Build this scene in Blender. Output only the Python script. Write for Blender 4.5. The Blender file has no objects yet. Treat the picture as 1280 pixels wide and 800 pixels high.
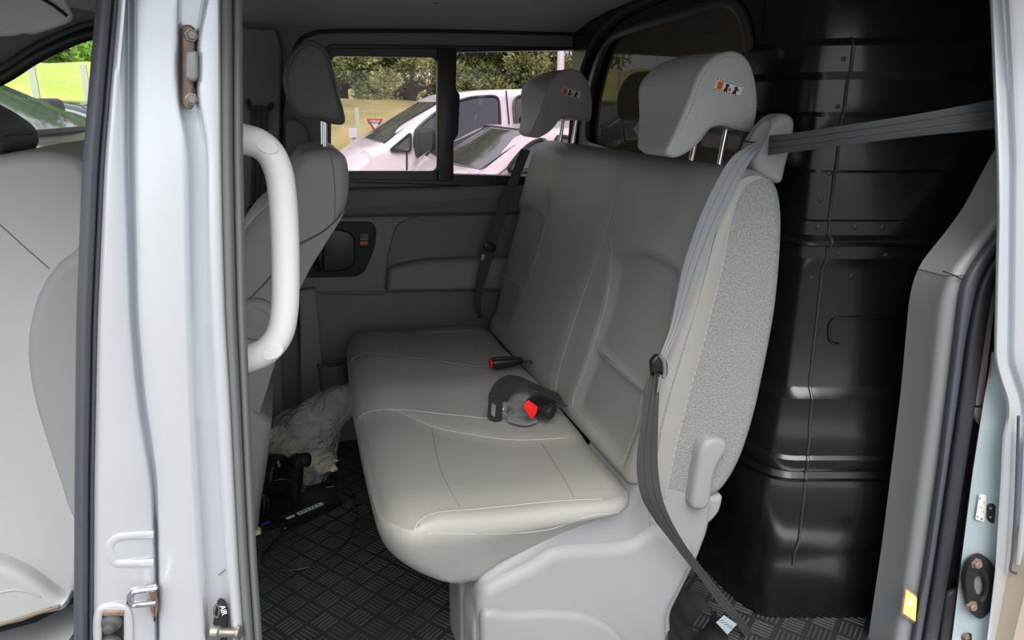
import bpy, bmesh, math, random
from mathutils import Vector, Matrix, noise
from mathutils.bvhtree import BVHTree
random.seed(7)
S = bpy.context.scene
C = S.collection
# ------------------------------------------------------------------ camera
FPX = 900.0
PITCH = math.atan(273 / 900.0)
YAW = math.atan(286 * math.cos(PITCH) / 900.0)
EYE = Vector((0, 0, 1.2))
FWD = Vector((math.sin(YAW) * math.cos(PITCH), math.cos(YAW) * math.cos(PITCH), -math.sin(PITCH)))
RGT = Vector((math.cos(YAW), -math.sin(YAW), 0))
UPV = RGT.cross(FWD)
cd = bpy.data.cameras.new('camera')
cam = bpy.data.objects.new('camera', cd)
C.objects.link(cam)
cd.sensor_width = 36
cd.lens = FPX / 1280 * 36
cd.clip_start = 0.02
cam.matrix_world = Matrix.Translation(EYE) @ Matrix((RGT, UPV, -FWD)).transposed().to_4x4()
S.camera = cam
# ------------------------------------------------------------------ light
w = bpy.data.worlds.new('overcast_sky')
S.world = w
w.use_nodes = True
nt = w.node_tree
bg = nt.nodes['Background']
tc = nt.nodes.new('ShaderNodeTexCoord')
sep = nt.nodes.new('ShaderNodeSeparateXYZ')
ramp = nt.nodes.new('ShaderNodeValToRGB')
nt.links.new(tc.outputs['Generated'], sep.inputs[0])
nt.links.new(sep.outputs['Z'], ramp.inputs[0])
ramp.color_ramp.elements[0].position = 0.0
ramp.color_ramp.elements[0].color = (0.93, 0.97, 1.0, 1)
ramp.color_ramp.elements[1].position = 0.7
ramp.color_ramp.elements[1].color = (0.98, 1.0, 1.03, 1)
nt.links.new(ramp.outputs[0], bg.inputs['Color'])
bg.inputs['Strength'].default_value = 1.0
sun = bpy.data.lights.new('veiled_sun', 'SUN')
sun.energy = 2.6
sun.angle = math.radians(40)
sun.color = (1, .97, .92)
so = bpy.data.objects.new('veiled_sun', sun)
C.objects.link(so)
so.rotation_euler = Vector((0.22, .8, -1.0)).to_track_quat('-Z', 'Y').to_euler()
S.view_settings.view_transform = 'Standard'
S.view_settings.look = 'None'
S.view_settings.exposure = 0.5
S.view_settings.gamma = 1
S.view_settings.use_curve_mapping = False

# ------------------------------------------------------------------ helpers
def P(u, v, X=None, Y=None, Z=None, off=0.0):
    """point on a world plane seen at photo pixel (u, v)"""
    d = FWD * FPX + RGT * (u - 640) + UPV * (400 - v)
    if X is not None: t = (X - EYE.x) / d.x
    elif Y is not None: t = (Y - EYE.y) / d.y
    else: t = (Z - EYE.z) / d.z
    return EYE + d * t
def proj(p):
    q = p - EYE
    z = q.dot(FWD)
    return (640 + FPX * q.dot(RGT) / z, 400 - FPX * q.dot(UPV) / z)
def spline(pts, n, closed=False):
    """Catmull-Rom through Vectors / tuples -> n samples"""
    pts = [Vector(p) for p in pts]
    m = len(pts)
    segs = m if closed else m - 1
    g = lambda i: pts[i % m] if closed else pts[max(0, min(m - 1, i))]
    out = []
    for k in range(n):
        t = k / n * segs if closed else k / (n - 1) * segs
        i = min(int(t), segs - 1)
        f = t - i
        a, b, c, d = g(i - 1), g(i), g(i + 1), g(i + 2)
        out.append(0.5 * ((2 * b) + (c - a) * f + (2 * a - 5 * b + 4 * c - d) * f * f + (3 * b - a - 3 * c + d) * f ** 3))
    return out
def inpoly(x, y, poly):
    r = False
    j = len(poly) - 1
    for i in range(len(poly)):
        xi, yi = poly[i][0], poly[i][1]
        xj, yj = poly[j][0], poly[j][1]
        if (yi > y) != (yj > y) and x < (xj - xi) * (y - yi) / (yj - yi) + xi: r = not r
        j = i
    return r
def pdist(x, y, poly, closed=True):
    best = 1e9
    n = len(poly)
    for i in range(n if closed else n - 1):
        ax, ay = poly[i][0], poly[i][1]
        bx, by = poly[(i + 1) % n][0], poly[(i + 1) % n][1]
        dx, dy = bx - ax, by - ay
        l = dx * dx + dy * dy
        t = 0 if l == 0 else max(0, min(1, ((x - ax) * dx + (y - ay) * dy) / l))
        best = min(best, math.hypot(x - ax - t * dx, y - ay - t * dy))
    return best
def sstep(a, b, x):
    t = max(0, min(1, (x - a) / (b - a)))
    return t * t * (3 - 2 * t)
# ---- objects
ORG = {}
def thing(name, label, cat, loc=(0, 0, 0), group=None):
    o = bpy.data.objects.new(name, None)
    o.empty_display_size = .05
    C.objects.link(o)
    o.location = loc
    ORG[o] = Vector(loc)
    tag(o, label, cat, group)
    return o
def tag(o, label=None, cat=None, group=None, kind=None):
    if label: o['label'] = label
    if cat: o['category'] = cat
    if group: o['group'] = group
    if kind: o['kind'] = kind
    return o
def mk(name, bm, mat, parent=None, smooth=35, bevel=0, label=None, kind=None, fixn=True):
    if fixn: bmesh.ops.recalc_face_normals(bm, faces=bm.faces)
    if parent is None:
        xs = [v.co for v in bm.verts]
        org = Vector(((min(p.x for p in xs) + max(p.x for p in xs)) / 2, (min(p.y for p in xs) + max(p.y for p in xs)) / 2, min(p.z for p in xs)))
    else:
        org = ORG[parent]
    bmesh.ops.translate(bm, verts=bm.verts, vec=-org)
    me = bpy.data.meshes.new(name)
    bm.to_mesh(me)
    bm.free()
    for m in (mat if isinstance(mat, (list, tuple)) else [mat]): me.materials.append(m)
    o = bpy.data.objects.new(name, me)
    C.objects.link(o)
    if parent is None: o.location = org
    else: o.parent = parent
    ORG[o] = org
    if smooth:
        for p in me.polygons: p.use_smooth = True
        me.set_sharp_from_angle(angle=math.radians(smooth))
    if bevel:
        b = o.modifiers.new('edge', 'BEVEL')
        b.width = bevel
        b.segments = 2
        b.limit_method = 'ANGLE'
        b.angle_limit = math.radians(40)
    if label: o['label'] = label
    if kind: o['kind'] = kind
    return o
def struct(name, bm, mat, label=None, **k):
    o = mk(name, bm, mat, **k)
    o['kind'] = 'structure'
    if label: o['label'] = label
    return o
def copytree(o, loc, rz=0, sc=1.0):
    c = o.copy()
    C.objects.link(c)
    c.location = loc
    c.rotation_euler = (0, 0, rz)
    c.scale = (sc, sc, sc)
    for ch in o.children:
        d = ch.copy()
        C.objects.link(d)
        d.parent = c
    return c
# ---- shapes
def B(): return bmesh.new()
def fill(bm, pts, flip=False):
    vs = [bm.verts.new(p) for p in pts]
    return bm.faces.new(vs)
def box(bm, c, s, rot=None):
    c = Vector(c)
    r = rot or Matrix.Identity(3)
    v = []
    for i in (-1, 1):
        for j in (-1, 1):
            for k in (-1, 1):
                v.append(bm.verts.new(c + r @ Vector((i * s[0] / 2, j * s[1] / 2, k * s[2] / 2))))
    for f in ((0, 1, 3, 2), (4, 6, 7, 5), (0, 4, 5, 1), (2, 3, 7, 6), (0, 2, 6, 4), (1, 5, 7, 3)):
        bm.faces.new([v[i] for i in f])
    return bm
def prism(bm, pts, vec):
    vec = Vector(vec)
    a = [bm.verts.new(p) for p in pts]
    b = [bm.verts.new(Vector(p) + vec) for p in pts]
    n = len(a)
    bm.faces.new(a)
    bm.faces.new(b[::-1])
    for i in range(n): bm.faces.new((a[i], b[i], b[(i + 1) % n], a[(i + 1) % n]))
    return bm
def unflip(p, q):
    """collapse the edges of an inset ring q that turned round against the ring p"""
    m = len(p)
    for _ in range(12):
        bad = False
        for i in range(m):
            j = (i + 1) % m
            if (p[j] - p[i]).dot(q[j] - q[i]) < -1e-12:
                c = (q[i] + q[j]) / 2
                q[i] = c; q[j] = c.copy(); bad = True
        if not bad: break
    return q
def sprism(bm, pts, vec, r=0.006, segs=3):
    """prism of 3-D outline along vec with a rounded edge at the far end (inset by r)"""
    vec = Vector(vec)
    L = vec.length
    n = vec.normalized()
    m = len(pts)
    pts = [Vector(p) for p in pts]
    area = Vector((0, 0, 0))
    for i in range(m): area += pts[i].cross(pts[(i + 1) % m])
    nin = []
    for i in range(m):
        t = (pts[(i + 1) % m] - pts[i - 1])
        q = n.cross(t)
        q = q.normalized() if q.length > 1e-9 else Vector((0, 0, 0))
        nin.append(q if area.dot(n) > 0 else -q)
    rings = [(0, 0)]
    for k in range(segs + 1):
        a = k / segs * math.pi / 2
        rings.append((L - r + r * math.sin(a), r * (1 - math.cos(a))))
    prev = None
    for (h, ins) in rings:
        ring = [bm.verts.new(c) for c in unflip(pts, [pts[i] + n * h + nin[i] * ins for i in range(m)])]
        if prev:
            for i in range(m): bm.faces.new((prev[i], prev[(i + 1) % m], ring[(i + 1) % m], ring[i]))
        else: bm.faces.new(ring[::-1])
        prev = ring
    bm.faces.new(prev)
    bmesh.ops.remove_doubles(bm, verts=bm.verts, dist=2e-5)
    return bm
def loft(bm, rings, closed=True, cap=True):
    prev = None
    first = None
    for r in rings:
        ring = [bm.verts.new(p) for p in r]
        if prev:
            m = len(ring)
            for i in range(m if closed else m - 1):
                bm.faces.new((prev[i], prev[(i + 1) % m], ring[(i + 1) % m], ring[i]))
        else: first = ring
        prev = ring
    if cap and closed:
        bm.faces.new(first[::-1])
        bm.faces.new(prev)
    return bm
def tube(bm, pts, r, segs=8, closed=False, flat=None):
    """sweep a circle (r may be a list; flat=(vector, k) squashes it along vector)"""
    pts = [Vector(p) for p in pts]
    n = len(pts)
    rings = []
    up = None
    for i in range(n):
        t = (pts[(i + 1) % n] - pts[i - 1]) if closed else (pts[min(n - 1, i + 1)] - pts[max(0, i - 1)])
        if t.length < 1e-9: t = Vector((0, 0, 1))
        t.normalize()
        if up is None: up = t.orthogonal().normalized()
        up = (up - t * up.dot(t))
        up = up.normalized() if up.length > 1e-6 else t.orthogonal().normalized()
        s = t.cross(up)
        rr = r[i] if isinstance(r, (list, tuple)) else r
        ring = []
        for k in range(segs):
            a = 2 * math.pi * k / segs
            d = (up * math.cos(a) + s * math.sin(a)) * rr
            if flat: d -= flat[0] * d.dot(flat[0]) * (1 - flat[1])
            ring.append(pts[i] + d)
        rings.append(ring)
    if closed:
        rings.append(rings[0])
        loft(bm, rings, True, False)
        bmesh.ops.remove_doubles(bm, verts=bm.verts, dist=1e-6)
    else: loft(bm, rings, True, True)
    return bm
def cyl(bm, a, b, r, segs=16, r2=None):
    a, b = Vector(a), Vector(b)
    return tube(bm, [a, b], [r, r if r2 is None else r2], segs)
def lathe(bm, a, axis, prof, segs=20):
    """prof = [(height along axis, radius)...]"""
    a = Vector(a)
    ax = Vector(axis).normalized()
    u = ax.orthogonal().normalized()
    s = ax.cross(u)
    rings = [[a + ax * h + (u * math.cos(2 * math.pi * k / segs) + s * math.sin(2 * math.pi * k / segs)) * max(r, 1e-4) for k in range(segs)] for h, r in prof]
    return loft(bm, rings)
def ball(bm, c, r, seg=16, scale=(1, 1, 1)):
    m = Matrix.Translation(Vector(c)) @ Matrix.Diagonal((r * scale[0], r * scale[1], r * scale[2], 1))
    bmesh.ops.create_uvsphere(bm, u_segments=seg, v_segments=max(6, seg // 2), radius=1, matrix=m)
    return bm
def ribbon(bm, L, R, th=0.0014):
    """strap from two edge polylines, with thickness along its own normal and woven ridges along its length"""
    n = len(L)
    rings = []
    prof = [(0, 0), (.08, 1), (.3, 1), (.33, .3), (.36, 1), (.64, 1), (.67, .3), (.7, 1), (.92, 1), (1, 0)]
    for i in range(n):
        w_ = R[i] - L[i]
        t = L[min(n - 1, i + 1)] - L[max(0, i - 1)]
        nn = w_.cross(t).normalized()
        ring = [L[i] + w_ * a + nn * th * h for a, h in prof] + [L[i] + w_ * a - nn * th * h for a, h in prof[-2:0:-1]]
        rings.append(ring)
    return loft(bm, rings)
def rbox(h, r, n, seg=5, fn=None):
    """rounded box grid, half extents h, radii r, interior divisions n -> bmesh centred at 0; fn(p) deforms"""
    bm = B()
    ax = []
    for k in range(3):
        a = [-h[k] + r[k] * (1 - math.cos(math.pi / 2 * i / seg)) for i in range(seg)]
        inner = h[k] - r[k]
        a += [-inner + 2 * inner * i / n[k] for i in range(n[k] + 1)]
        a += [h[k] - r[k] * (1 - math.cos(math.pi / 2 * i / seg)) for i in range(seg - 1, -1, -1)]
        ax.append(a)
    cache = {}
    def vert(i, j, k):
        key = (i, j, k)
        if key in cache: return cache[key]
        p = Vector((ax[0][i], ax[1][j], ax[2][k]))
        q = Vector([max(-(h[m] - r[m]), min(h[m] - r[m], p[m])) for m in range(3)])
        d = Vector([(p[m] - q[m]) / r[m] for m in range(3)])
        l = d.length
        if l > 1e-9:
            # push the cube-shell point to the rounded shell
            d = d / l
            p = q + Vector([d[m] * r[m] for m in range(3)])
        if fn: p = fn(p)
        cache[key] = bm.verts.new(p)
        return cache[key]
    N = [len(a) for a in ax]
    def face(vs):
        s = []
        for v in vs:
            if v not in s: s.append(v)
        if len(s) > 2:
            try: bm.faces.new(s)
            except ValueError: pass
    for i in range(N[0] - 1):
        for j in range(N[1] - 1):
            for k in (0, N[2] - 1): face([vert(i, j, k), vert(i + 1, j, k), vert(i + 1, j + 1, k), vert(i, j + 1, k)])
    for i in range(N[0] - 1):
        for k in range(N[2] - 1):
            for j in (0, N[1] - 1): face([vert(i, j, k), vert(i + 1, j, k), vert(i + 1, j, k + 1), vert(i, j, k + 1)])
    for j in range(N[1] - 1):
        for k in range(N[2] - 1):
            for i in (0, N[0] - 1): face([vert(i, j, k), vert(i, j + 1, k), vert(i, j + 1, k + 1), vert(i, j, k + 1)])
    bmesh.ops.remove_doubles(bm, verts=bm.verts, dist=1e-5)
    bmesh.ops.recalc_face_normals(bm, faces=bm.faces)
    return bm
def slab(outline, y0, y1, r, nmid, r1=None, seg=5, capn=1):
    """outline: closed list of (x, z); body from y0 to y1 with rounded ends, the caps gridded by shrinking rings"""
    m = len(outline)
    o = [Vector((a[0], 0, a[1])) for a in outline]
    ctr = sum(o, Vector()) / m
    area = sum(o[i].x * o[(i + 1) % m].z - o[(i + 1) % m].x * o[i].z for i in range(m))
    nin = []
    for i in range(m):
        t = (o[(i + 1) % m] - o[i - 1]).normalized()
        q = Vector((-t.z, 0, t.x))
        nin.append(q if area > 0 else -q)
    def ring(y, ins, shrink=0):
        out = []
        for i in range(m):
            p = o[i] + nin[i] * ins
            p = p.lerp(ctr, shrink)
            out.append(Vector((p.x, y, p.z)))
        return unflip(o, out)
    r1 = r if r1 is None else r1
    rings = []
    rings.append(ring(y0, r * 1.15))
    for k in range(seg + 1):
        a = k / seg * math.pi / 2
        rings.append(ring(y0 + r * (1 - math.cos(a)), r * (1 - math.sin(a))))
    for k in range(1, nmid): rings.append(ring(y0 + r + (y1 - r1 - y0 - r) * k / nmid, 0))
    for k in range(seg + 1):
        a = k / seg * math.pi / 2
        rings.append(ring(y1 - r1 + r1 * math.sin(a), r1 * (1 - math.cos(a))))
    rings.append(ring(y1, r1 * 1.1))
    bm = B()
    loft(bm, rings)
    bmesh.ops.remove_doubles(bm, verts=bm.verts, dist=2e-5)
    bmesh.ops.recalc_face_normals(bm, faces=bm.faces)
    return bm
def fprism(px, yf, depth, r, seg=5, rr=10):
    """panel facing the door: outline in its front plane y = yf, body going back by depth"""
    return sprism(B(), [P(a, b, Y=yf) + Vector((0, depth, 0)) for a, b in rpoly(px, rr)], (0, -depth, 0), r, seg)
def px_line(pts, n, **k):
    return [P(p.x, p.y, **k) for p in spline([(a[0], a[1], 0) for a in pts], n)]
def px_poly(pts, n=None, **k):
    if n: return [P(p.x, p.y, **k) for p in spline([(a[0], a[1], 0) for a in pts], n, True)]
    return [P(a[0], a[1], **k) for a in pts]
def rpoly(pts, r=6, seg=4):
    """round the corners of a 2-D pixel polygon"""
    out = []
    m = len(pts)
    for i in range(m):
        p = Vector(pts[i]).to_2d(); a = Vector(pts[i - 1]).to_2d(); b = Vector(pts[(i + 1) % m]).to_2d()
        rr = pts[i][2] if len(pts[i]) > 2 else r
        da, db = (a - p), (b - p)
        ra = min(rr, da.length * .49); rb = min(rr, db.length * .49)
        s, e = p + da.normalized() * ra, p + db.normalized() * rb
        for k in range(seg + 1):
            t = k / seg
            out.append(tuple(s * (1 - t) ** 2 + p * 2 * t * (1 - t) + e * t * t))
    return out
def plate(outer, holes, vec):
    """flat plate (3-D outlines in one plane) with holes, thickened along vec"""
    bm = B()
    edges = []
    for loop in [outer] + holes:
        vs = [bm.verts.new(p) for p in loop]
        for i in range(len(vs)): edges.append(bm.edges.new((vs[i], vs[(i + 1) % len(vs)])))
    bmesh.ops.triangle_fill(bm, use_beauty=True, edges=edges)
    r = bmesh.ops.extrude_face_region(bm, geom=list(bm.faces))
    bmesh.ops.translate(bm, verts=[g for g in r['geom'] if isinstance(g, bmesh.types.BMVert)], vec=Vector(vec))
    bmesh.ops.recalc_face_normals(bm, faces=bm.faces)
    return bm
def cast_line(bvh, pts, n, off=0.0, passes=2):
    """lay a line on a built surface where the photo shows it"""
    out = []
    for p in spline([(a[0], a[1], 0) for a in pts], n):
        d = (FWD * FPX + RGT * (p.x - 640) + UPV * (400 - p.y)).normalized()
        h, nn, i, t = bvh.ray_cast(EYE, d)
        if h is None: continue
        if nn.dot(d) > 0: nn = -nn
        out.append(h + nn * off)
    if len(out) < 4: return out
    for _ in range(passes):
        out = [out[0]] + [(out[i - 1] + out[i] * 2 + out[i + 1]) / 4 for i in range(1, len(out) - 1)] + [out[-1]]
    return out
def split(bm, test):
    """move the faces for which test(face) holds into a new bmesh"""
    bm.faces.ensure_lookup_table()
    fs = [f for f in bm.faces if test(f)]
    nb = B()
    vm = {}
    for f in fs:
        vs = []
        for v in f.verts:
            if v not in vm: vm[v] = nb.verts.new(v.co)
            vs.append(vm[v])
        nb.faces.new(vs)
    bmesh.ops.delete(bm, geom=fs, context='FACES')
    return nb

# ------------------------------------------------------------------ materials
def lin(c):
    return tuple((x / 12.92 if x <= .04045 else ((x + .055) / 1.055) ** 2.4) for x in c)
def M(name, rgb, rough=.5, metal=0, bump=None, var=0, vscale=8, coat=0, spec=.5, dirt=None):
    """bump = (kind, scale, strength[, distance])"""
    m = bpy.data.materials.new(name)
    m.use_nodes = True
    t = m.node_tree
    b = t.nodes['Principled BSDF']
    col = lin([x / 255 for x in rgb])
    b.inputs['Base Color'].default_value = (*col, 1)
    b.inputs['Roughness'].default_value = rough
    b.inputs['Metallic'].default_value = metal
    b.inputs['Coat Weight'].default_value = coat
    b.inputs['Coat Roughness'].default_value = .08
    b.inputs['Specular IOR Level'].default_value = spec
    co = t.nodes.new('ShaderNodeTexCoord')
    if var:
        n = t.nodes.new('ShaderNodeTexNoise')
        n.inputs['Scale'].default_value = vscale
        n.inputs['Detail'].default_value = 6
        t.links.new(co.outputs['Object'], n.inputs['Vector'])
        r = t.nodes.new('ShaderNodeValToRGB')
        r.color_ramp.elements[0].position = .3
        r.color_ramp.elements[1].position = .7
        lo = dirt and lin([x / 255 for x in dirt]) or tuple(x * (1 - var) for x in col)
        r.color_ramp.elements[0].color = (*lo, 1)
        r.color_ramp.elements[1].color = (*[min(1, x * (1 + (0 if dirt else var))) for x in col], 1)
        t.links.new(n.outputs['Fac'], r.inputs[0])
        t.links.new(r.outputs[0], b.inputs['Base Color'])
    if bump:
        kind, sc, st = bump[:3]
        bp = t.nodes.new('ShaderNodeBump')
        bp.inputs['Strength'].default_value = st
        bp.inputs['Distance'].default_value = bump[3] if len(bump) > 3 else .001
        if kind == 'noise':
            n = t.nodes.new('ShaderNodeTexNoise')
            n.inputs['Scale'].default_value = sc
            n.inputs['Detail'].default_value = 4
            src = n.outputs['Fac']
        elif kind == 'voronoi':
            n = t.nodes.new('ShaderNodeTexVoronoi')
            n.inputs['Scale'].default_value = sc
            src = n.outputs['Distance']
        else:
            n = t.nodes.new('ShaderNodeTexWave')
            n.inputs['Scale'].default_value = sc
            n.bands_direction = kind
            n.inputs['Distortion'].default_value = .4
            src = n.outputs['Fac']
        t.links.new(co.outputs['Object'], n.inputs['Vector'])
        t.links.new(src, bp.inputs['Height'])
        t.links.new(bp.outputs[0], b.inputs['Normal'])
    return m
def weave(name, rgb, rough=.6):
    """perforated / ribbed insert cloth: two crossed fine waves"""
    m = M(name, rgb, rough)
    t = m.node_tree
    b = t.nodes['Principled BSDF']
    co = t.nodes.new('ShaderNodeTexCoord')
    w1 = t.nodes.new('ShaderNodeTexWave'); w1.bands_direction = 'DIAGONAL'; w1.inputs['Scale'].default_value = 105
    w2 = t.nodes.new('ShaderNodeTexWave'); w2.bands_direction = 'Y'; w2.inputs['Scale'].default_value = 105
    mx = t.nodes.new('ShaderNodeMath'); mx.operation = 'MULTIPLY'
    for w_ in (w1, w2): t.links.new(co.outputs['Object'], w_.inputs['Vector'])
    t.links.new(w1.outputs['Fac'], mx.inputs[0]); t.links.new(w2.outputs['Fac'], mx.inputs[1])
    bp = t.nodes.new('ShaderNodeBump'); bp.inputs['Strength'].default_value = .3; bp.inputs['Distance'].default_value = .001
    t.links.new(mx.outputs[0], bp.inputs['Height']); t.links.new(bp.outputs[0], b.inputs['Normal'])
    r = t.nodes.new('ShaderNodeValToRGB')
    col = lin([x / 255 for x in rgb])
    r.color_ramp.elements[0].color = (*[x * .88 for x in col], 1)
    r.color_ramp.elements[1].color = (*[x * 1.08 for x in col], 1)
    t.links.new(mx.outputs[0], r.inputs[0]); t.links.new(r.outputs[0], b.inputs['Base Color'])
    return m
def glass(name, tint, gloss=.5, rough=0.0):
    m = bpy.data.materials.new(name)
    m.use_nodes = True
    t = m.node_tree
    t.nodes.clear()
    o = t.nodes.new('ShaderNodeOutputMaterial')
    tr = t.nodes.new('ShaderNodeBsdfTransparent'); tr.inputs[0].default_value = (*tint, 1)
    gl = t.nodes.new('ShaderNodeBsdfGlossy'); gl.inputs['Roughness'].default_value = rough
    lw = t.nodes.new('ShaderNodeFresnel'); lw.inputs[0].default_value = 1.3 + gloss * .3
    mx = t.nodes.new('ShaderNodeMixShader')
    ge = t.nodes.new('ShaderNodeNewGeometry'); iv = t.nodes.new('ShaderNodeMath'); iv.operation = 'SUBTRACT'; iv.inputs[0].default_value = 1; t.links.new(ge.outputs['Backfacing'], iv.inputs[1])
    ml = t.nodes.new('ShaderNodeMath'); ml.operation = 'MULTIPLY'; t.links.new(lw.outputs[0], ml.inputs[0]); t.links.new(iv.outputs[0], ml.inputs[1])
    t.links.new(ml.outputs[0], mx.inputs[0]); t.links.new(tr.outputs[0], mx.inputs[1]); t.links.new(gl.outputs[0], mx.inputs[2])
    t.links.new(mx.outputs[0], o.inputs[0])
    return m
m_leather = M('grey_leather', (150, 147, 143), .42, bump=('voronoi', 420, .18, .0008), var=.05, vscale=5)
m_leather_light = M('light_grey_and_lit_leather', (170, 172, 171), .42, bump=('voronoi', 420, .15, .0008), var=.03, vscale=4)
m_leather_dark = M('charcoal_and_shaded_leather', (92, 92, 92), .45, bump=('voronoi', 420, .18, .0008))
m_insert = weave('ribbed_seat_insert', (144, 141, 137))
m_pipe = M('seat_piping', (172, 168, 160), .5)
m_carpet = M('speckled_grey_carpet', (138, 140, 142), .95, bump=('noise', 300, 1.0, .004), var=.3, vscale=260)
m_plast = M('grey_interior_plastic', (142, 142, 146), .55, bump=('noise', 700, .12, .0006))
m_plast_dk = M('dark_grey_plastic', (108, 110, 113), .6, bump=('noise', 600, .15, .0008))
m_plast_md = M('mid_grey_plastic', (122, 125, 128), .6, bump=('noise', 600, .15, .0008))
m_seatback = M('seat_shell_plastic', (142, 143, 146), .55, bump=('noise', 600, .15, .0008))
m_black = M('black_plastic', (22, 23, 25), .35)
m_blackmat = M('matte_black_plastic', (26, 26, 28), .6)
m_part = M('black_moulded_sheet', (13, 13, 16), .24, bump=('noise', 60, .05, .001), spec=.5, coat=.15)
m_paint = M('silver_paint', (218, 222, 227), .3, .5, coat=.6, var=.015, vscale=3)
m_rubber = M('dark_rubber', (74, 78, 86), .5, bump=('noise', 200, .1, .001))
m_rubber_g = M('grey_rubber', (104, 108, 108), .65, bump=('noise', 120, .25, .001))
m_white = M('white_handle_plastic', (222, 223, 222), .38)
m_chrome = M('chrome', (215, 215, 218), .12, 1)
m_steel = M('dull_steel', (150, 145, 140), .42, .9, var=.15, vscale=60)
m_rust = M('rusty_steel', (150, 128, 112), .6, .5, var=.3, vscale=70)
m_web = M('grey_webbing', (120, 124, 128), .6, bump=('noise', 900, .4, .0008))
m_webdk = M('dark_webbing', (50, 51, 54), .6, bump=('noise', 900, .4, .0008))
m_ceil = M('headliner_cloth', (178, 170, 168), .9, bump=('noise', 500, .2, .001))
m_mat = M('black_rubber_mat', (36, 36, 38), .55, var=.35, vscale=9)
m_tread = M('worn_rubber_tread', (66, 64, 62), .5, var=.5, vscale=5)
m_red = M('red_button', (235, 25, 22), .4)
m_orange = M('orange_print', (226, 104, 62), .5)
m_ink = M('black_print', (28, 28, 30), .5)
m_paper = M('white_label', (222, 222, 218), .5)
m_cream = M('cream_foam', (228, 216, 180), .9, bump=('noise', 40, .6, .006), var=.1, vscale=20)
m_blue = M('blue_plastic', (38, 70, 150), .4)
m_tint = glass('tinted_glass', (.84, .79, .825), .35)
m_clear = glass('clear_glass', (.93, .95, .94), .3)
m_smoke = glass('partition_glass', (.66, .64, .60), .15)
# ================================================================== the van's shell
YW = 2.5            # inner face of the far side
XP = 0.995          # partition behind the bench
# floor and roof
bm = B(); box(bm, (.7, 1.74, -.03), (4.6, 1.62, .06))
floor = struct('floor', bm, m_mat, 'black rubber floor mat with raised chequer bars', smooth=0)
def chequer():
    bm = B()
    cell, n = .058, 5
    ca, sa = math.cos(math.radians(38)), math.sin(math.radians(38))
    for i in range(-40, 60):
        for j in range(-40, 60):
            cx, cy = i * cell, j * cell
            x, y = cx * ca - cy * sa, 1.6 + cx * sa + cy * ca
            if not (-.45 < x < 1.3 and 1.0 < y < 2.46): continue
            for k in range(n):
                o = (k - (n - 1) / 2) * .0105
                l, wd, h = .046, .0042, .0022
                a = (o, 0, wd, l) if (i + j) % 2 else (0, o, l, wd)
                q = []
                for (sx, sy, z, f) in ((-1, -1, 0, 1), (1, -1, 0, 1), (1, 1, 0, 1), (-1, 1, 0, 1), (-1, -1, h, .7), (1, -1, h, .7), (1, 1, h, .7), (-1, 1, h, .7)):
                    f2 = 1 if z == 0 else (1 - .0012 / max(a[2], .001) if a[2] < a[3] else .97)
                    px_ = cx + a[0] + sx * a[2] / 2 * (f if a[2] < a[3] else .97)
                    py_ = cy + a[1] + sy * a[3] / 2 * (f if a[3] < a[2] else .97)
                    q.append(bm.verts.new((px_ * ca - py_ * sa, 1.6 + px_ * sa + py_ * ca, z)))
                for f in ((4, 5, 6, 7), (0, 1, 5, 4), (1, 2, 6, 5), (2, 3, 7, 6), (3, 0, 4, 7)): bm.faces.new([q[t] for t in f])
    return bm
mk('tread_bars', chequer(), m_tread, floor, smooth=0, kind='stuff', fixn=False)

bm = B()
prof = [(.82, 1.36), (.9, 1.42), (1.05, 1.455), (1.4, 1.475), (1.9, 1.475), (2.2, 1.468), (2.36, 1.452), (2.46, 1.432), (2.56, 1.42)]
loft(bm, [[Vector((x, y, z)) for y, z in prof] + [Vector((x, y, 1.56)) for y, z in prof[::-1]] for x in (-1.3, -.6, .2, .97, 2, 3.0)])
ceiling = struct('ceiling', bm, m_ceil, 'grey cloth headliner')
bm = B(); lathe(bm, P(545, 1, Z=1.474), (0, 0, -1), [(0, .012), (.006, .011), (.009, .006), (.009, .0)])
mk('coat_hook', bm, m_plast_md, ceiling)

# far side: one panel with the two window openings
WIN = rpoly([(409, 56), (752, 60), (752, 236), (436, 223), (409, 223)], 10)
DRV = [(-260, 240), (-200, 190), (-90, 136), (-30, 108), (0, 90), (40, 66), (80, 47), (115, 35), (160, 24), (215, 22), (235, 40), (240, 190), (225, 235)]
outer = [P(-620, 900, Y=YW), P(-620, 20, Y=YW)]
outer = [Vector((-1.6, YW, -.03)), Vector((-1.6, YW, 1.55)), Vector((3, YW, 1.55)), Vector((3, YW, -.03))]
def drv_poly(e):
    c = (60, 150)
    return [P(a + (a - c[0]) * e, b + (b - c[1]) * e, Y=YW) for a, b in DRV]
hole1 = [P(a, b, Y=YW) for a, b in WIN]
bm = plate(outer, [hole1, drv_poly(0)], (0, .09, 0))
wall_far = struct('wall_far', bm, m_plast_dk, 'dark grey inner side of the van opposite the open door', smooth=0)
# window surround (dark seam + soft band above the glass)
bm = B()
line = [(352, 420), (352, 250), (352, 140), (362, 85), (372, 55), (388, 43), (420, 39), (560, 39), (700, 42), (900, 46)]
tube(bm, px_line(line, 60, Y=YW - .004), .0065, 8)
mk('seal', bm, m_blackmat, wall_far)
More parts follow.
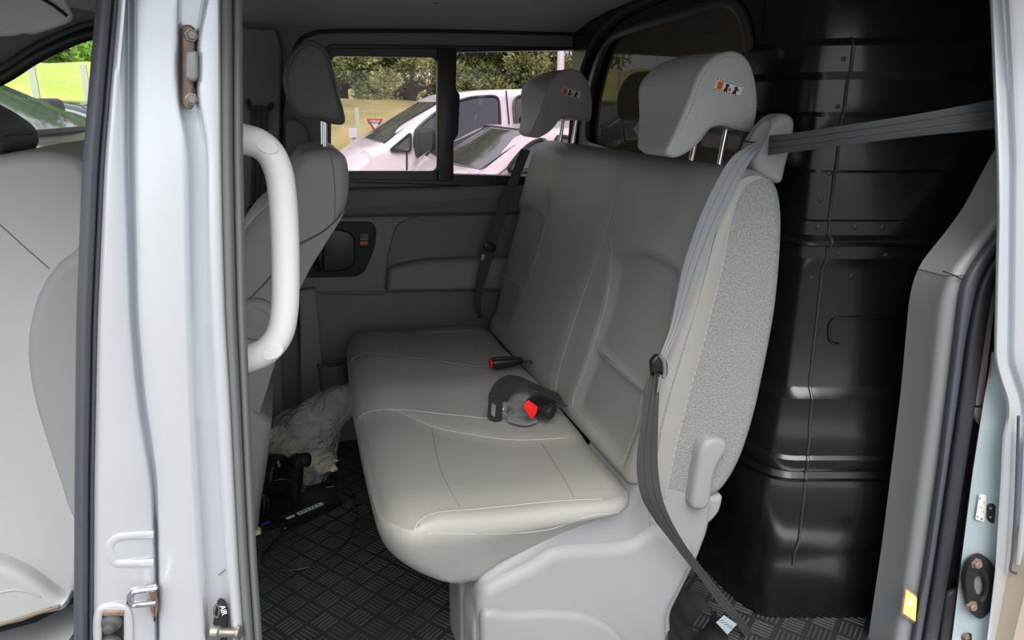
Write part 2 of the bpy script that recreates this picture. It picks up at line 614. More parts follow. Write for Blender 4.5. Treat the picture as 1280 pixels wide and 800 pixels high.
# ---- far window
def frame_ring(outer_px, inner_px, Y, th):
    return plate([P(a, b, Y=Y) for a, b in outer_px], [[P(a, b, Y=Y) for a, b in inner_px]], (0, th, 0))
W1 = bpy.data.objects.new('window_1', None); C.objects.link(W1)
W1.location = P(560, 225, Y=YW); ORG[W1] = W1.location.copy()
W1['kind'] = 'structure'; W1['label'] = 'tinted two-pane side window in a black frame'
bm = frame_ring(rpoly([(405, 55), (754, 59), (754, 238), (405, 227)], 12), rpoly([(413, 68), (746, 62), (746, 222), (413, 215)], 9), YW - .012, .05)
mk('window_frame', bm, m_black, W1, smooth=0, bevel=.003)
bm = frame_ring(rpoly([(410, 60), (568, 60), (565, 226), (410, 224)], 10), rpoly([(414, 70), (546, 72), (547, 214), (414, 214)], 9), YW - .016, .022)
mk('sash', bm, m_black, W1, smooth=0, bevel=.003)
bm = B(); sprism(bm, px_poly(rpoly([(546, 60), (570, 60), (569, 112), (574, 118), (572, 168), (566, 176), (566, 226), (546, 226)], 4), Y=YW - .016), (0, -.016, 0), .004)
mk('latch_post', bm, m_black, W1)
for poly in ([(408, 66), (552, 66), (552, 218), (408, 218)], [(560, 57), (750, 57), (750, 230), (560, 230)]):
    bm = B(); prism(bm, px_poly(poly, Y=YW + .012), (0, .004, 0))
    mk('pane', bm, m_tint, W1, smooth=0)
# ---- driver's window: rubber seal and pane
W2 = bpy.data.objects.new('window_2', None); C.objects.link(W2)
W2.location = P(60, 230, Y=YW); ORG[W2] = W2.location.copy()
W2['kind'] = 'structure'; W2['label'] = "clear window of the driver's door with a curved rubber seal"
sl = [(-260, 230), (-90, 140), (0, 97), (40, 72), (80, 52), (115, 40), (170, 29), (215, 27)]
bm = B(); tube(bm, px_line(sl, 40, Y=YW - .01), .021, 10, flat=(Vector((0, 1, 0)), .6)); mk('seal', bm, m_black, W2)
bm = B(); tube(bm, px_line([(a, b - 11) for a, b in sl], 40, Y=YW - .022), .008, 8); mk('seal', bm, m_rubber, W2)
bm = B(); prism(bm, px_poly([(-270, 250), (-270, 10), (250, 10), (250, 250)], Y=YW + .03), (0, .004, 0)); mk('pane', bm, m_clear, W2, smooth=0)
# roof rail trim above the driver's window and the visor
bm = B()
r1 = px_line([(-260, 205), (-60, 112), (0, 82), (40, 57), (80, 38), (115, 26), (200, 12)], 30, Y=YW - .012)
r2 = px_line([(-260, 120), (-60, 62), (0, 42), (40, 26), (80, 14), (115, 4), (200, -10)], 30, Y=YW - .11)
loft(bm, [[a, a.lerp(b, .33) + Vector((0, -.02, -.004)), a.lerp(b, .66) + Vector((0, -.015, -.002)), b, b + Vector((0, .09, .05))] for a, b in zip(r1, r2)], closed=True)
struct('trim_1', bm, m_plast_md, "grey roof rail trim over the driver's window")
vis = thing('sun_visor', 'grey fold-down sun visor above the driver window', 'sun visor', P(20, 45, Y=2.05))
bm = B(); sprism(bm, [P(a, b, Y=2.1) for a, b in rpoly([(-140, -60), (55, -60), (93, 22), (84, 30), (40, 44), (30, 41), (20, 45), (-140, 50)], 9)], (0, -.022, 0), .008)
mk('visor_panel', bm, M('visor_cloth', (226, 222, 217), .9), vis)
bm = B(); tube(bm, px_line([(48, -4), (66, 6), (84, 20)], 8, Y=2.074), .004, 8); mk('pivot_rod', bm, m_blackmat, vis)

# ---- far sliding door trim
door = bpy.data.objects.new('door_1', None); C.objects.link(door)
door.location = P(520, 420, Y=YW); ORG[door] = door.location.copy()
door['kind'] = 'structure'; door['label'] = 'dark grey inner panel of the far sliding door'
def far_panel(name, px, y, th, mat, r=.006, parent=None, rr=6, **k):
    bm = B(); sprism(bm, px_poly(rpoly(px, rr), Y=y), (0, -th, 0), r)
    return mk(name, bm, mat, parent or door, **k)
far_panel('belt_rail', [(352, 236), (760, 228), (760, 262), (352, 271)], YW, .03, m_plast_dk, .016, rr=1)
far_panel('door_card', [(340, 273), (760, 264), (760, 357), (484, 362), (478, 364), (340, 364)], YW, .012, m_plast_md, .005, rr=5)
rec = far_panel('handle_recess', [(340, 277), (465, 277), (471, 288), (468, 310), (456, 340), (444, 346), (340, 347)], YW - .012, .006, m_blackmat, .003)
far_panel('recess_bowl', [(390, 286), (428, 286), (444, 294), (444, 330), (432, 339), (392, 340)], YW - .018, .008, m_black, .006, rec, rr=10)
bm = B(); tube(bm, px_line([(402, 297), (400, 310), (399, 325), (403, 339)], 14, Y=YW - .045), [.008 + .009 * math.sin(math.pi * i / 13) for i in range(14)], 10)
mk('door_handle', bm, m_black, rec)
bm = B(); sprism(bm, px_poly(rpoly([(449, 291), (461, 291), (461, 309), (449, 309)], 2), Y=YW - .018), (0, -.004, 0), .002)
sld = mk('lock_slider', bm, m_black, rec)
pock = far_panel('armrest_pocket', [(482, 356), (484, 318), (495, 280), (520, 269), (760, 266), (760, 356)], YW - .012, .008, m_plast_dk, .006, rr=8)
far_panel('armrest', [(481, 362), (484, 334), (494, 329), (530, 322), (600, 319), (760, 316), (760, 357)], YW - .012, .055, m_plast_md, .02, rr=4)
far_panel('lower_panel', [(372, 366), (478, 368), (484, 364), (760, 359), (760, 640), (395, 640), (372, 640)], YW, .008, m_plast_dk, .004, rr=2)
far_panel('door_post_cover', [(374, 360), (394, 357), (402, 440), (404, 640), (378, 640)], YW - .004, .04, m_plast_md, .006, rr=2)
bm = B(); tube(bm, px_line([(371, 360), (376, 440), (380, 520)], 12, Y=YW - .03), .005, 8); mk('seal', bm, m_blackmat, door)
bm = B(); lathe(bm, P(419, 500, Y=YW - .05), (0, 0, 1), [(0, .045), (.1, .05), (.14, .053), (.143, .05), (.14, .046), (.03, .04)], 24); mk('cup_holder', bm, m_plast_dk, door)
# lock slider colour marks
for (a, b, c_, m) in ((298, 300, .001, M('green_mark', (60, 150, 120), .5)), (302, 306, .002, M('red_mark', (226, 84, 88), .5))):
    bm = B(); sprism(bm, px_poly([(450, a), (460, a), (460, b), (450, b)], Y=YW - .022), (0, -c_, 0), .0005)
    mk('colour_mark', bm, m, rec)

# ---- far B-post trim with belt (beside driver seat)
bm = B(); sprism(bm, px_poly([(262, 34), (345, 37), (352, 60), (350, 170), (352, 420), (362, 640), (262, 640)], Y=YW), (0, -.035, 0), .012)
struct('trim_2', bm, m_plast_md, 'grey post trim between the far windows')
bm = B(); sprism(bm, px_poly(rpoly([(357, 148), (370, 147), (384, 160), (388, 190), (388, 235), (357, 240)], 6), Y=YW - .01), (0, -.03, 0), .01)
struct('trim_3', bm, m_plast_dk, 'small dark cover at the lower corner of the far window frame')
bt = thing('driver_seat_belt', 'dark seat belt hanging from a loop on the far post', 'seat belt', P(322, 240, Y=YW - .05))
L = px_line([(313, 132), (313, 170), (314, 210), (312, 262)], 20, Y=YW - .055); R = px_line([(335, 133), (335, 170), (334, 210), (334, 262)], 20, Y=YW - .055)
bm = ribbon(B(), L, R); mk('webbing', bm, m_webdk, bt)
bm = B(); tube(bm, px_line([(309, 124), (312, 135), (320, 139), (332, 138), (340, 131), (342, 130)], 20, Y=YW - .05), .007, 8); mk('belt_loop', bm, m_black, bt)
bm = B(); sprism(bm, px_poly(rpoly([(308, 258), (336, 250), (338, 275), (318, 282), (308, 280)], 4), Y=YW - .05), (0, -.02, 0), .005); mk('retractor_cover', bm, m_black, bt)

# ================================================================== partition
# path in plan: across behind the bench, a rounded corner, then angled towards the door's rear edge
def zat(v): return P(1000, v, X=None, Y=1.17).z
A0 = Vector((XP, 1.40, 0)); A1 = Vector((1.035, 1.235, 0)); rd = Vector((RGT.x, RGT.y, 0))
path = [Vector((XP, 1.46, 0)), A0]
for k in range(1, 10):
    t = k / 10
    path.append(A0 * (1 - t) ** 2 + Vector((XP + .001, 1.25, 0)) * 2 * t * (1 - t) + A1 * t * t)
path.append(A1)
for s_ in (.05, .1, .18, .26, .34): path.append(A1 + rd * s_)
def zpl(v):
    d = FWD * FPX + UPV * (400 - v)
    k = A1.dot(Vector((FWD.x, FWD.y, 0)).normalized()) / d.dot(Vector((FWD.x, FWD.y, 0)).normalized())
    return 1.2 + d.z * k
dp = [(774, .02), (700, .02), (684, .02), (664, .036), (600, .036), (594, .03), (588, .037), (582, .03), (575, .036), (566, .036), (562, .03), (536, .03), (530, .024), (494, .022), (485, .004), (480, .0), (340, 0), (334, .002), (322, .014), (307, .014), (304, .027), (300, .031), (297, .027), (293, .010), (276, .010), (274, .006), (216, .006), (212, .010), (146, .010), (140, .017), (100, .017), (90, .026), (58, .026), (48, .012), (0, .012), (-60, .012)]
prof = [(zpl(v) if v != 774 else 0.0, d) for v, d in dp]
pn = []
for i in range(len(path)):
    t = (path[min(len(path) - 1, i + 1)] - path[max(0, i - 1)]).normalized()
    pn.append(Vector((t.y, -t.x, 0)))
    if pn[-1].dot(Vector((-1, -1, 0))) < 0: pn[-1] = -pn[-1]
rows = []
for i, p in enumerate(path):
    rows.append([p + pn[i] * d + Vector((0, 0, z)) for z, d in prof] + [p - pn[i] * .02 + Vector((0, 0, 1.5)), p - pn[i] * .02])
wall_part = struct('wall_partition', loft(B(), rows), m_part, 'black moulded bulkhead sheet closing off the cargo space', smooth=28)
# pressed seam line: vertical crease down the sheet
def onpart(u, z, off=0.0):
    d = None
    n = Vector((FWD.x, FWD.y, 0)).normalized()
    k = n.dot(A1)
    # lateral from pixel at height z
    fz = (z - 1.2) * math.cos(PITCH) * 1 + 0
    depth = k * math.cos(PITCH) - (z - 1.2) * math.sin(PITCH)
    lat = (u - 640) / FPX * depth
    p = n * k + rd * lat
    dd = 0
    for (z0, d0), (z1, d1) in zip(prof, prof[1:]):
        if z0 <= z <= z1:
            dd = d0 + (d1 - d0) * (z - z0) / max(1e-6, z1 - z0)
    q = Vector((p.x, p.y, z)) - n * (dd + off)
    return q
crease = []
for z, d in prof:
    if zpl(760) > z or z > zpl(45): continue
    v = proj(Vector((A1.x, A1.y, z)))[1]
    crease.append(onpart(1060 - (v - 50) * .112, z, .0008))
bm = B(); tube(bm, crease, .0034, 8); mk('crease', bm, M('crease_glint', (44, 44, 47), .3), wall_part)  # lighter grey paints a glint along the crease ridge
bm = B()
rr = rpoly([(1036, 430, 12), (1036, 397, 14), (1200, 397, 4), (1200, 431, 4)], 8)
tube(bm, [onpart(a, zpl(b), .001) for a, b in rr[:-3]], .004, 6); mk('pressed_rib', bm, m_part, wall_part)
for (u, v) in ((1044, 315), (1103, 317), (1020, 283), (1066, 283), (1100, 283), (1014, 347), (1064, 345), (1035, 217), (1024, 250), (1047, 75), (1042, 133)):
    bm = B(); c = onpart(u, zpl(v), 0); lathe(bm, c, -FWD.to_2d().to_3d(), [(-.002, .005), (.0015, .0045), (.0022, .002), (.0022, 0)], 10)
    mk('rivet', bm, m_black, wall_part)
bm = B(); c = P(950, 77, Y=1.3); lathe(bm, P(951, 77, X=XP-.015), (-1, -.6, 0), [(-.01, .006), (.002, .005), (.003, 0)], 10); mk('rivet', bm, m_steel, wall_part)
# across part with its window
def acr(u, v): return P(u, v, X=XP - .014)
wpx = [(735, 175), (738, 130), (748, 85), (760, 55), (775, 42), (800, 33), (840, 21), (880, 10), (905, 3), (922, 8), (934, 32), (939, 75), (938, 130), (935, 172), (920, 205), (890, 212), (860, 208), (800, 200), (750, 186)]
wp3 = [acr(p.x, p.y) for p in spline([(a, b, 0) for a, b in wpx], 60, True)]
cw = sum(wp3, Vector()) / len(wp3)
hole = [cw + (p - cw) * 1.0 for p in wp3]
bm = plate([Vector((XP - .014, 2.5, 0)), Vector((XP - .014, 2.5, 1.5)), Vector((XP - .014, 1.41, 1.5)), Vector((XP - .014, 1.41, 0))], [hole], (.03, 0, 0))
wall_rear = struct('wall_rear', bm, m_part, 'black bulkhead wall with a window behind the bench', smooth=0)
W3 = bpy.data.objects.new('window_3', None); C.objects.link(W3); W3.location = cw; ORG[W3] = cw.copy()
W3['kind'] = 'structure'; W3['label'] = 'smoked bulkhead window in a thick black rubber frame'
bm = B(); tube(bm, [p + Vector((-.004, 0, 0)) for p in wp3], .013, 10, closed=True, flat=(Vector((1, 0, 0)), .7)); mk('rubber_frame', bm, M('frame_rubber', (58, 60, 62), .45), W3)
bm = B(); prism(bm, [cw + (p - cw) * 1.01 + Vector((.012, 0, 0)) for p in wp3], (.004, 0, 0)); mk('pane', bm, m_smoke, W3, smooth=0)
# black flange of the partition against roof
bm = B(); tube(bm, [acr(p.x, p.y) + Vector((-.006, 0, 0)) for p in spline([(716, 190, 0), (722, 130, 0), (735, 80, 0), (752, 44, 0), (775, 20, 0), (800, 6, 0), (850, -16, 0)], 30)], .016, 8)
mk('flange', bm, m_blackmat, wall_rear)
# small latch block on the partition edge
lb = thing('latch_block', 'black plastic latch block high on the bulkhead edge', 'latch', onpart(1232, 1.2))
bm = B(); sprism(bm, [onpart(a, zpl(b), .005) for a, b in rpoly([(1226, 60), (1234, 55), (1252, 55), (1252, 108), (1232, 108), (1227, 100)], 4)], -Vector((FWD.x, FWD.y, 0)).normalized() * .03, .006); mk('block', bm, m_blackmat, lb)
bm = B(); sprism(bm, [onpart(a, zpl(b), .034) for a, b in rpoly([(1229, 70), (1233, 68), (1234, 96), (1231, 97)], 1)], -Vector((FWD.x, FWD.y, 0)).normalized() * .008, .003); mk('catch', bm, m_plast_md, lb)
# cargo space behind the partition
m_cargo = M('cargo_lining', (170, 158, 140), .8)
bm = B(); box(bm, (3.0, 1.74, .25), (.06, 1.6, .5)); box(bm, (3.0, 1.74, 1.48), (.06, 1.6, .06)); struct('wall_tailgate', bm, m_cargo, smooth=0)
bm = B(); box(bm, (2.0, 2.48, .75), (1.9, .03, 1.5)); struct('wall_cargo', bm, m_cargo, smooth=0)
bm = B(); box(bm, (2.2, .94, .75), (1.6, .06, 1.5)); struct('wall_cargo', bm, m_cargo, smooth=0)
bm = B(); box(bm, (-1.75, 1.74, .42), (.06, 1.7, .9)); box(bm, (-1.2, .93, .0), (1.3, .08, .0 + .2)); struct('wall_front', bm, m_plast_dk, smooth=0)
bm = B(); loft(bm, [[Vector((-1.7, y, .8)), Vector((-1.35, y, .84)), Vector((-1.28, y, .76)), Vector((-1.36, y, .5)), Vector((-1.7, y, .4))] for y in (1.02, 1.3, 2.1, 2.48)]); tag(mk('dashboard', bm, m_plast_dk, None, bevel=.02), 'dark dashboard at the front of the cabin', 'dashboard')
bm = B(); loft(bm, [[Vector((-1.3, y, 1.45)), Vector((-1.3, y, 1.5)), Vector((-1.62, y, 1.24)), Vector((-1.6, y, 1.2))] for y in (.9, 2.58)]); box(bm, (-1.55, .95, 1.0), (.5, .08, 1.0)); struct('wall_windscreen', bm, m_plast_dk, smooth=0)
bm = B(); box(bm, (.55, .93, 1.44), (1.5, .12, .12)); box(bm, (-.9, .93, 1.44), (1.1, .12, .12)); struct('wall_header', bm, m_paint, 'silver roof edge over the door openings', smooth=0)
bm = B(); box(bm, (.2, .96, -.14), (3.0, .1, .3)); struct('wall_sill', bm, m_paint, 'silver door sill', smooth=0)

# ================================================================== silver door pillar (between the two openings)
V = [-120, 0, 60, 130, 170, 200, 300, 400, 500, 550, 600, 650, 700, 800, 960]
def col(xs):    # values at listed rows, linear between (v: x)
    ks = sorted(xs)
    def f(v):
        for a, b in zip(ks, ks[1:]):
            if v <= b or b == ks[-1]: 
                return xs[a] + (xs[b] - xs[a]) * (v - a) / (b - a)
    return f
cb = col({-120: 154, 0: 147, 200: 130, 400: 121, 600: 117, 800: 116, 960: 115})
ca_ = col({-120: 126, 0: 120, 200: 103, 400: 95, 600: 93, 800: 92, 960: 91})
cc = col({-120: 159, 0: 158, 200: 157, 400: 163, 500: 172, 550: 180, 600: 189, 700: 194, 800: 195, 960: 196})
cdv = col({-120: 167, 0: 166, 200: 167, 400: 172, 500: 181, 550: 189, 600: 196, 700: 198, 800: 199, 960: 200})
ce = col({-120: 226, 0: 224, 60: 222, 130: 222, 170: 233, 200: 235, 300: 236, 400: 238, 500: 241, 600: 246, 700: 252, 800: 258, 960: 268})
cf = col({-120: 262, 0: 258, 30: 248, 130: 247, 170: 257, 200: 259, 300: 260, 400: 264, 500: 270, 600: 276, 700: 283, 800: 291, 960: 302})
cg = col({-120: 274, 0: 275, 200: 276, 300: 278, 400: 281, 500: 287, 600: 292, 700: 297, 800: 304, 960: 314})
ch_ = col({-120: 302, 0: 303, 200: 304, 300: 306, 400: 308, 500: 312, 600: 316, 700: 321, 800: 328, 960: 338})
def rowpts(feats, v):
    return [P(f(v) + du, v, Y=y) for f, du, y in feats]
feats = [(cb, -14, 1.06), (cb, -4, .972), (cb, 0, .962), (cb, 2, .957), (cb, 10, .957), (cc, -7, .961), (cc, -3, .964), (cc, 0, .974), (cc, 3, .992), (cdv, -3, .992), (cdv, 0, .976), (cdv, 2, .962), (cdv, 6, .957), (cdv, 30, .9555),
         (ce, -8, .955), (ce, -3, .956), (ce, 0, .961), (ce, 2, .974), (ce, 4, .984), (cf, -4, .986), (cf, -2, .976), (cf, 0, .962), (cf, 3, .957), (cf, 7, .956), (cg, -4, .957), (cg, 0, .962), (cg, 3, .975), (cg, 5, 1.03)]
pil = bpy.data.objects.new('trim_4', None); C.objects.link(pil); pil.location = P(215, 400, Y=.96); pil.location.z = 0; ORG[pil] = pil.location.copy()
pil['kind'] = 'structure'; pil['label'] = 'silver painted door pillar with grooves between front and sliding door openings'
vs = [-120 + 1080 * k / 90 for k in range(91)]
# smooth the kinks of the columns along v
def smoothf(f):
    def g(v): return sum(f(v + d) for d in (-24, -16, -8, 0, 8, 16, 24)) / 7
    return g
feats = [(smoothf(f), a, b) for f, a, b in feats]
bm = loft(B(), [rowpts(feats, v) for v in vs], closed=False, cap=False)
pm = mk('pillar_sheet', bm, m_paint, pil, smooth=80, fixn=False)
def strip(fa, fb, y0, ybulge, n=9, back=.05):
    fa, fb = smoothf(fa), smoothf(fb)
    rows = []
    for v in vs:
        r = []
        for k in range(n):
            t = k / (n - 1)
            r.append(P(fa(v) + (fb(v) - fa(v)) * t, v, Y=y0 - ybulge * math.sin(math.pi * t) ** .6 if 0 < t < 1 else y0))
        r += [P(fb(v), v, Y=y0 + back), P(fa(v), v, Y=y0 + back)]
        rows.append(r)
    return loft(B(), rows)
mk('rubber_seal', strip(ca_, lambda v: ca_(v) + (cb(v) - ca_(v)) * .8, .962, .02), m_rubber, pil, smooth=60)
mk('rubber_seal', strip(lambda v: ca_(v) + (cb(v) - ca_(v)) * .74, lambda v: cb(v) + 1, .962, .008), m_rubber, pil, smooth=60)
mk('rubber_seal', strip(cg, lambda v: cg(v) + (ch_(v) - cg(v)) * .55, .97, .012), m_rubber_g, pil, smooth=60, label='grey-green rubber door seal')
mk('rubber_seal', strip(lambda v: cg(v) + (ch_(v) - cg(v)) * .52, ch_, .978, .012, back=.1), m_rubber_g, pil, smooth=60, label='grey-green rubber door seal')
# back of the pillar
bm = B(); loft(bm, [[P(cb(v) - 6, v, Y=1.03), P(cg(v), v, Y=1.03), P(cg(v), v, Y=1.10), P(cb(v) - 6, v, Y=1.1)] for v in vs[::6]]); mk('inner_post', bm, m_plast, pil, smooth=0)
# striker plate high up
bm = B(); sprism(bm, px_poly(rpoly([(229, 34), (238, 31), (245, 36), (245, 60), (243, 120), (243, 133), (237, 138), (229, 131)], 5), Y=.982), (0, -.014, 0), .003)
hp = mk('hinge_plate', bm, m_rust, pil, label='rusty bolted plate')
def hexbolt(c, ax, r, parent, mat=m_steel, name='bolt'):
    bm = B()
    lathe(bm, c, ax, [(0, r * 1.45), (r * .25, r * 1.4), (r * .3, r * 1.0), (r * .9, r * 1.0), (r * 1.05, r * .85), (r * 1.05, 0)], 6)
    return mk(name, bm, mat, parent, smooth=0)
hexbolt(P(239, 44, Y=.966), (.25, -1, 0), .0055, hp); hexbolt(P(239, 124, Y=.966), (.25, -1, 0), .0055, hp)
bm = B(); sprism(bm, px_poly(rpoly([(234, 65), (247, 64), (249, 70), (249, 97), (244, 103), (234, 99)], 4), Y=.966), (0, -.018, 0), .0035)
mk('hinge_block', bm, M('grey_cast_metal', (150, 148, 150), .5, .4), hp)
# pressed recess low on the pillar
bm = B(); tube(bm, px_line([(192, 668), (175, 669), (148, 672), (138, 680), (137, 690), (141, 702), (150, 705), (175, 704), (192, 703)], 40, Y=.958), .0055, 10, flat=(Vector((0, 1, 0)), .3)); mk('pressed_rim', bm, m_paint, pm)
# chrome striker loop
bm = B(); tube(bm, [P(194, 735, Y=.962), P(192, 735, Y=.935), P(178, 737, Y=.93), P(167, 739, Y=.93), P(163, 745, Y=.93), P(162, 752, Y=.93), P(166, 756, Y=.93), P(178, 755, Y=.93), P(190, 754, Y=.935), P(194, 753, Y=.962)], .0048, 10)
mk('striker_loop', bm, m_chrome, pil, label='chrome latch loop')
bm = B(); sprism(bm, px_poly(rpoly([(187, 732), (196, 728), (198, 760), (194, 776), (189, 760)], 3), Y=.958), (0, -.006, 0), .002); mk('striker_base', bm, m_rust, pil)
# switch recess
bm = B(); tube(bm, px_line([(124, 830), (122, 790), (124, 766), (134, 760), (148, 759), (158, 766), (160, 790), (159, 830)], 30, Y=.956), .006, 8, flat=(Vector((0, 1, 0)), .3)); mk('pressed_rim', bm, m_paint, pm)
bm = B(); sprism(bm, px_poly(rpoly([(128, 766), (155, 766), (154, 830), (127, 830)], 4), Y=.956), (0, -.003, 0), .001)
sw = mk('door_switch', bm, m_blackmat, pil, label='black rubber door contact switch')
for v in (778, 804):
    bm = B(); lathe(bm, P(140, v, Y=.953), (-.1, -1, 0), [(0, .0135), (.005, .0125), (.008, .008), (.016, .007), (.018, .004), (.018, 0)], 20); mk('switch_button', bm, M('worn_rubber', (74, 74, 76), .6), sw)
bm = B(); sprism(bm, px_poly([(129, 762), (155, 762), (154, 768), (130, 768)], Y=.955), (0, -.004, 0), .001); mk('mount', bm, m_rust, sw)
# airbag-door latch: oval black base and pin
bm = B(); sprism(bm, px_poly([(270, 758), (273, 749), (278, 748), (283, 754), (285, 770), (284, 800), (279, 826), (270, 826), (267, 800), (267, 775)], 30, Y=.978), (0, -.016, 0), .004)
gp = mk('guide_pin_base', bm, m_blackmat, pil, label='oval black base with a steel pin')
bm = B(); lathe(bm, P(270, 790, Y=.962), (.93, -.36, .02), [(-.004, .012), (.006, .011), (.008, .0075), (.03, .0065), (.032, .010), (.037, .010), (.038, 0)], 20); mk('pin', bm, m_steel, gp)
bm = B(); tube(bm, [P(270.5 + 3.4 * math.cos(a), 764 + 8 * math.sin(a), Y=.9585) for a in [k / 20 * 2 * math.pi for k in range(20)]], .0012, 6, closed=True); mk('emblem', bm, m_steel, gp)
def text(name, s, size, p, xdir, ydir, mat, parent, ext=.0003):
    cu = bpy.data.curves.new(name, 'FONT'); cu.body = s; cu.size = size; cu.extrude = ext; cu.align_x = 'CENTER'; cu.align_y = 'CENTER'
    tmp = bpy.data.objects.new(name, cu); C.objects.link(tmp)
    dg = bpy.context.evaluated_depsgraph_get()
    me = bpy.data.meshes.new_from_object(tmp.evaluated_get(dg))
    bpy.data.objects.remove(tmp)
    me.materials.clear(); me.materials.append(mat)
    xd = Vector(xdir).normalized(); yd = Vector(ydir); yd = (yd - xd * yd.dot(xd)).normalized(); zd = xd.cross(yd)
    mt = Matrix((xd, yd, zd)).transposed().to_4x4()
    me.transform(Matrix.Translation(Vector(p) - ORG[parent]) @ mt)
    o = bpy.data.objects.new(name, me); C.objects.link(o); o.parent = parent; ORG[o] = ORG[parent]
    return o
text('lettering', 'AIR', .011, P(279, 763, Y=.9575), (.1, 0, -1), (1, 0, .1), m_paper, gp)
# scratch mark across the channel: a thin scuff of bare metal
bm = B(); tube(bm, px_line([(273, 719), (280, 713), (285, 708)], 8, Y=.979), .0011, 6); mk('scuff', bm, m_steel, pm)

# white grab handle on the pillar
gh = thing('grab_handle', 'white C-shaped grab handle beside the door opening', 'grab handle', P(340, 460, Y=1.06))
cl = [(290, 172), (303, 174), (322, 179), (338, 192), (348, 214), (353, 245), (356, 290), (357, 340), (356, 385), (350, 416), (336, 436), (318, 446), (303, 450), (292, 452)]
pts = [P(p.x, p.y, Y=1.06) for p in spline([(a, b, 0) for a, b in cl], 70)]
for i in range(6):
    pts[i].y -= 0
bm = B(); tube(bm, pts, [.0195 + .002 * (abs(i - 35) / 35) ** 3 for i in range(70)], 20); mk('handle_bar', bm, m_white, gh)
for (u, v) in ((334, 183), (341, 440)):
    bm = B(); ring = [P(u + 13 * math.cos(a) , v + 9 * math.sin(a) + (3.5 if v < 300 else -4) * math.cos(a), Y=1.04) for a in [k / 28 * 2 * math.pi for k in range(28)]]
    sprism(bm, ring, (0, -.0005, 0), .0003, 1)
    # push onto the bar
    mk('screw_cap', bm, m_white, gh)

# ================================================================== rear pillar of the opening
rp = bpy.data.objects.new('trim_5', None); C.objects.link(rp); rp.location = P(1200, 700, Y=.98); rp.location.z = 0; ORG[rp] = rp.location.copy()
rp['kind'] = 'structure'; rp['label'] = 'rear door pillar of the sliding door with grey trim, black seals and silver edge'
VV = [180, 240, 262, 300, 345, 420, 500, 590, 700, 800, 960]
tl = {180: 1285, 240: 1252, 262: 1241, 300: 1213, 330: 1188, 345: 1178, 380: 1168, 420: 1164, 500: 1156, 590: 1144, 700: 1129, 800: 1113, 960: 1090}
tr = {180: 1300, 240: 1280, 290: 1246, 320: 1222, 349: 1203, 380: 1198, 420: 1194, 500: 1184, 590: 1173, 700: 1157, 800: 1140, 960: 1114}
s1 = {180: 1310, 290: 1262, 320: 1242, 349: 1224, 380: 1216, 420: 1208, 500: 1197, 590: 1184, 700: 1168, 800: 1152, 960: 1127}
s2 = {180: 1320, 290: 1280, 320: 1258, 349: 1244, 380: 1238, 420: 1232, 500: 1220, 590: 1206, 700: 1189, 800: 1172, 960: 1148}
j0 = {180: 1330, 320: 1278, 350: 1256, 420: 1240, 460: 1236, 500: 1228, 590: 1214, 700: 1200, 800: 1188, 960: 1170}
cT, cTr, cS1, cS2, cJ = col(tl), col(tr), col(s1), col(s2), col(j0)
vr = [190 + 770 * k / 70 for k in range(71)]
def sm(f): return lambda v: (f(v - 12) + f(v) + f(v + 12)) / 3
def pstrip(fa, fb, ya, yb, bulge, back, n=8, vlist=vr, p=.6):
    rows = []
    fa, fb = sm(fa), sm(fb)
    for v in vlist:
        r = []
        for k in range(n):
            t = k / (n - 1)
            y = ya + (yb - ya) * t - (bulge * math.sin(math.pi * t) ** p if 0 < t < 1 else 0)
            r.append(P(fa(v) + (fb(v) - fa(v)) * t, v, Y=y))
        r += [r[-1] + Vector((0, back, 0)), r[0] + Vector((0, back, 0))]
        rows.append(r)
    return loft(B(), rows)
v1 = [v for v in vr if v < 350]; v2 = [v for v in vr if v > 338]
mk('pillar_trim', pstrip(cT, cTr, 1.03, 1.005, .012, .06, vlist=v1), m_plast, rp, smooth=50)
mk('pillar_trim', pstrip(cT, cTr, 1.032, 1.007, .012, .06, vlist=v2), m_plast_md, rp, smooth=50, label='lower length of grey pillar trim')
bm = B(); tube(bm, px_line([(1178, 339), (1190, 343), (1204, 350)], 10, Y=.999), .0012, 6); mk('trim_joint', bm, m_blackmat, rp)
mk('rubber_seal', pstrip(cTr, cS1, 1.0, .995, .014, .06), m_rubber, rp, smooth=60)
m_seald = M('black_rubber', (44, 46, 52), .5)
mk('rubber_seal', pstrip(cS1, cS2, 1.0, .995, .016, .06), m_seald, rp, smooth=60)
mk('gutter', pstrip(cS2, lambda v: max(cJ(v), cS2(v)) + 26, 1.02, 1.02, 0, .04), m_seald, rp, smooth=60, label='black gap behind the seal')
# dull pink strip with a clip at its lower end
bm = B(); sprism(bm, px_poly(rpoly([(1249, 330), (1243, 350), (1236, 420), (1226, 505), (1217, 507), (1222, 440), (1232, 370), (1242, 335)], 3), Y=1.012), (0, -.006, 0), .002)
pk = mk('pink_strip', bm, M('dusky_pink', (176, 152, 160), .5), rp, label='dull pink strip')
bm = B(); sprism(bm, px_poly(rpoly([(1216, 509), (1229, 508), (1228, 526), (1222, 531), (1216, 520)], 3), Y=1.012), (0, -.006, 0), .002); mk('clip', bm, pk.data.materials[0], pk)
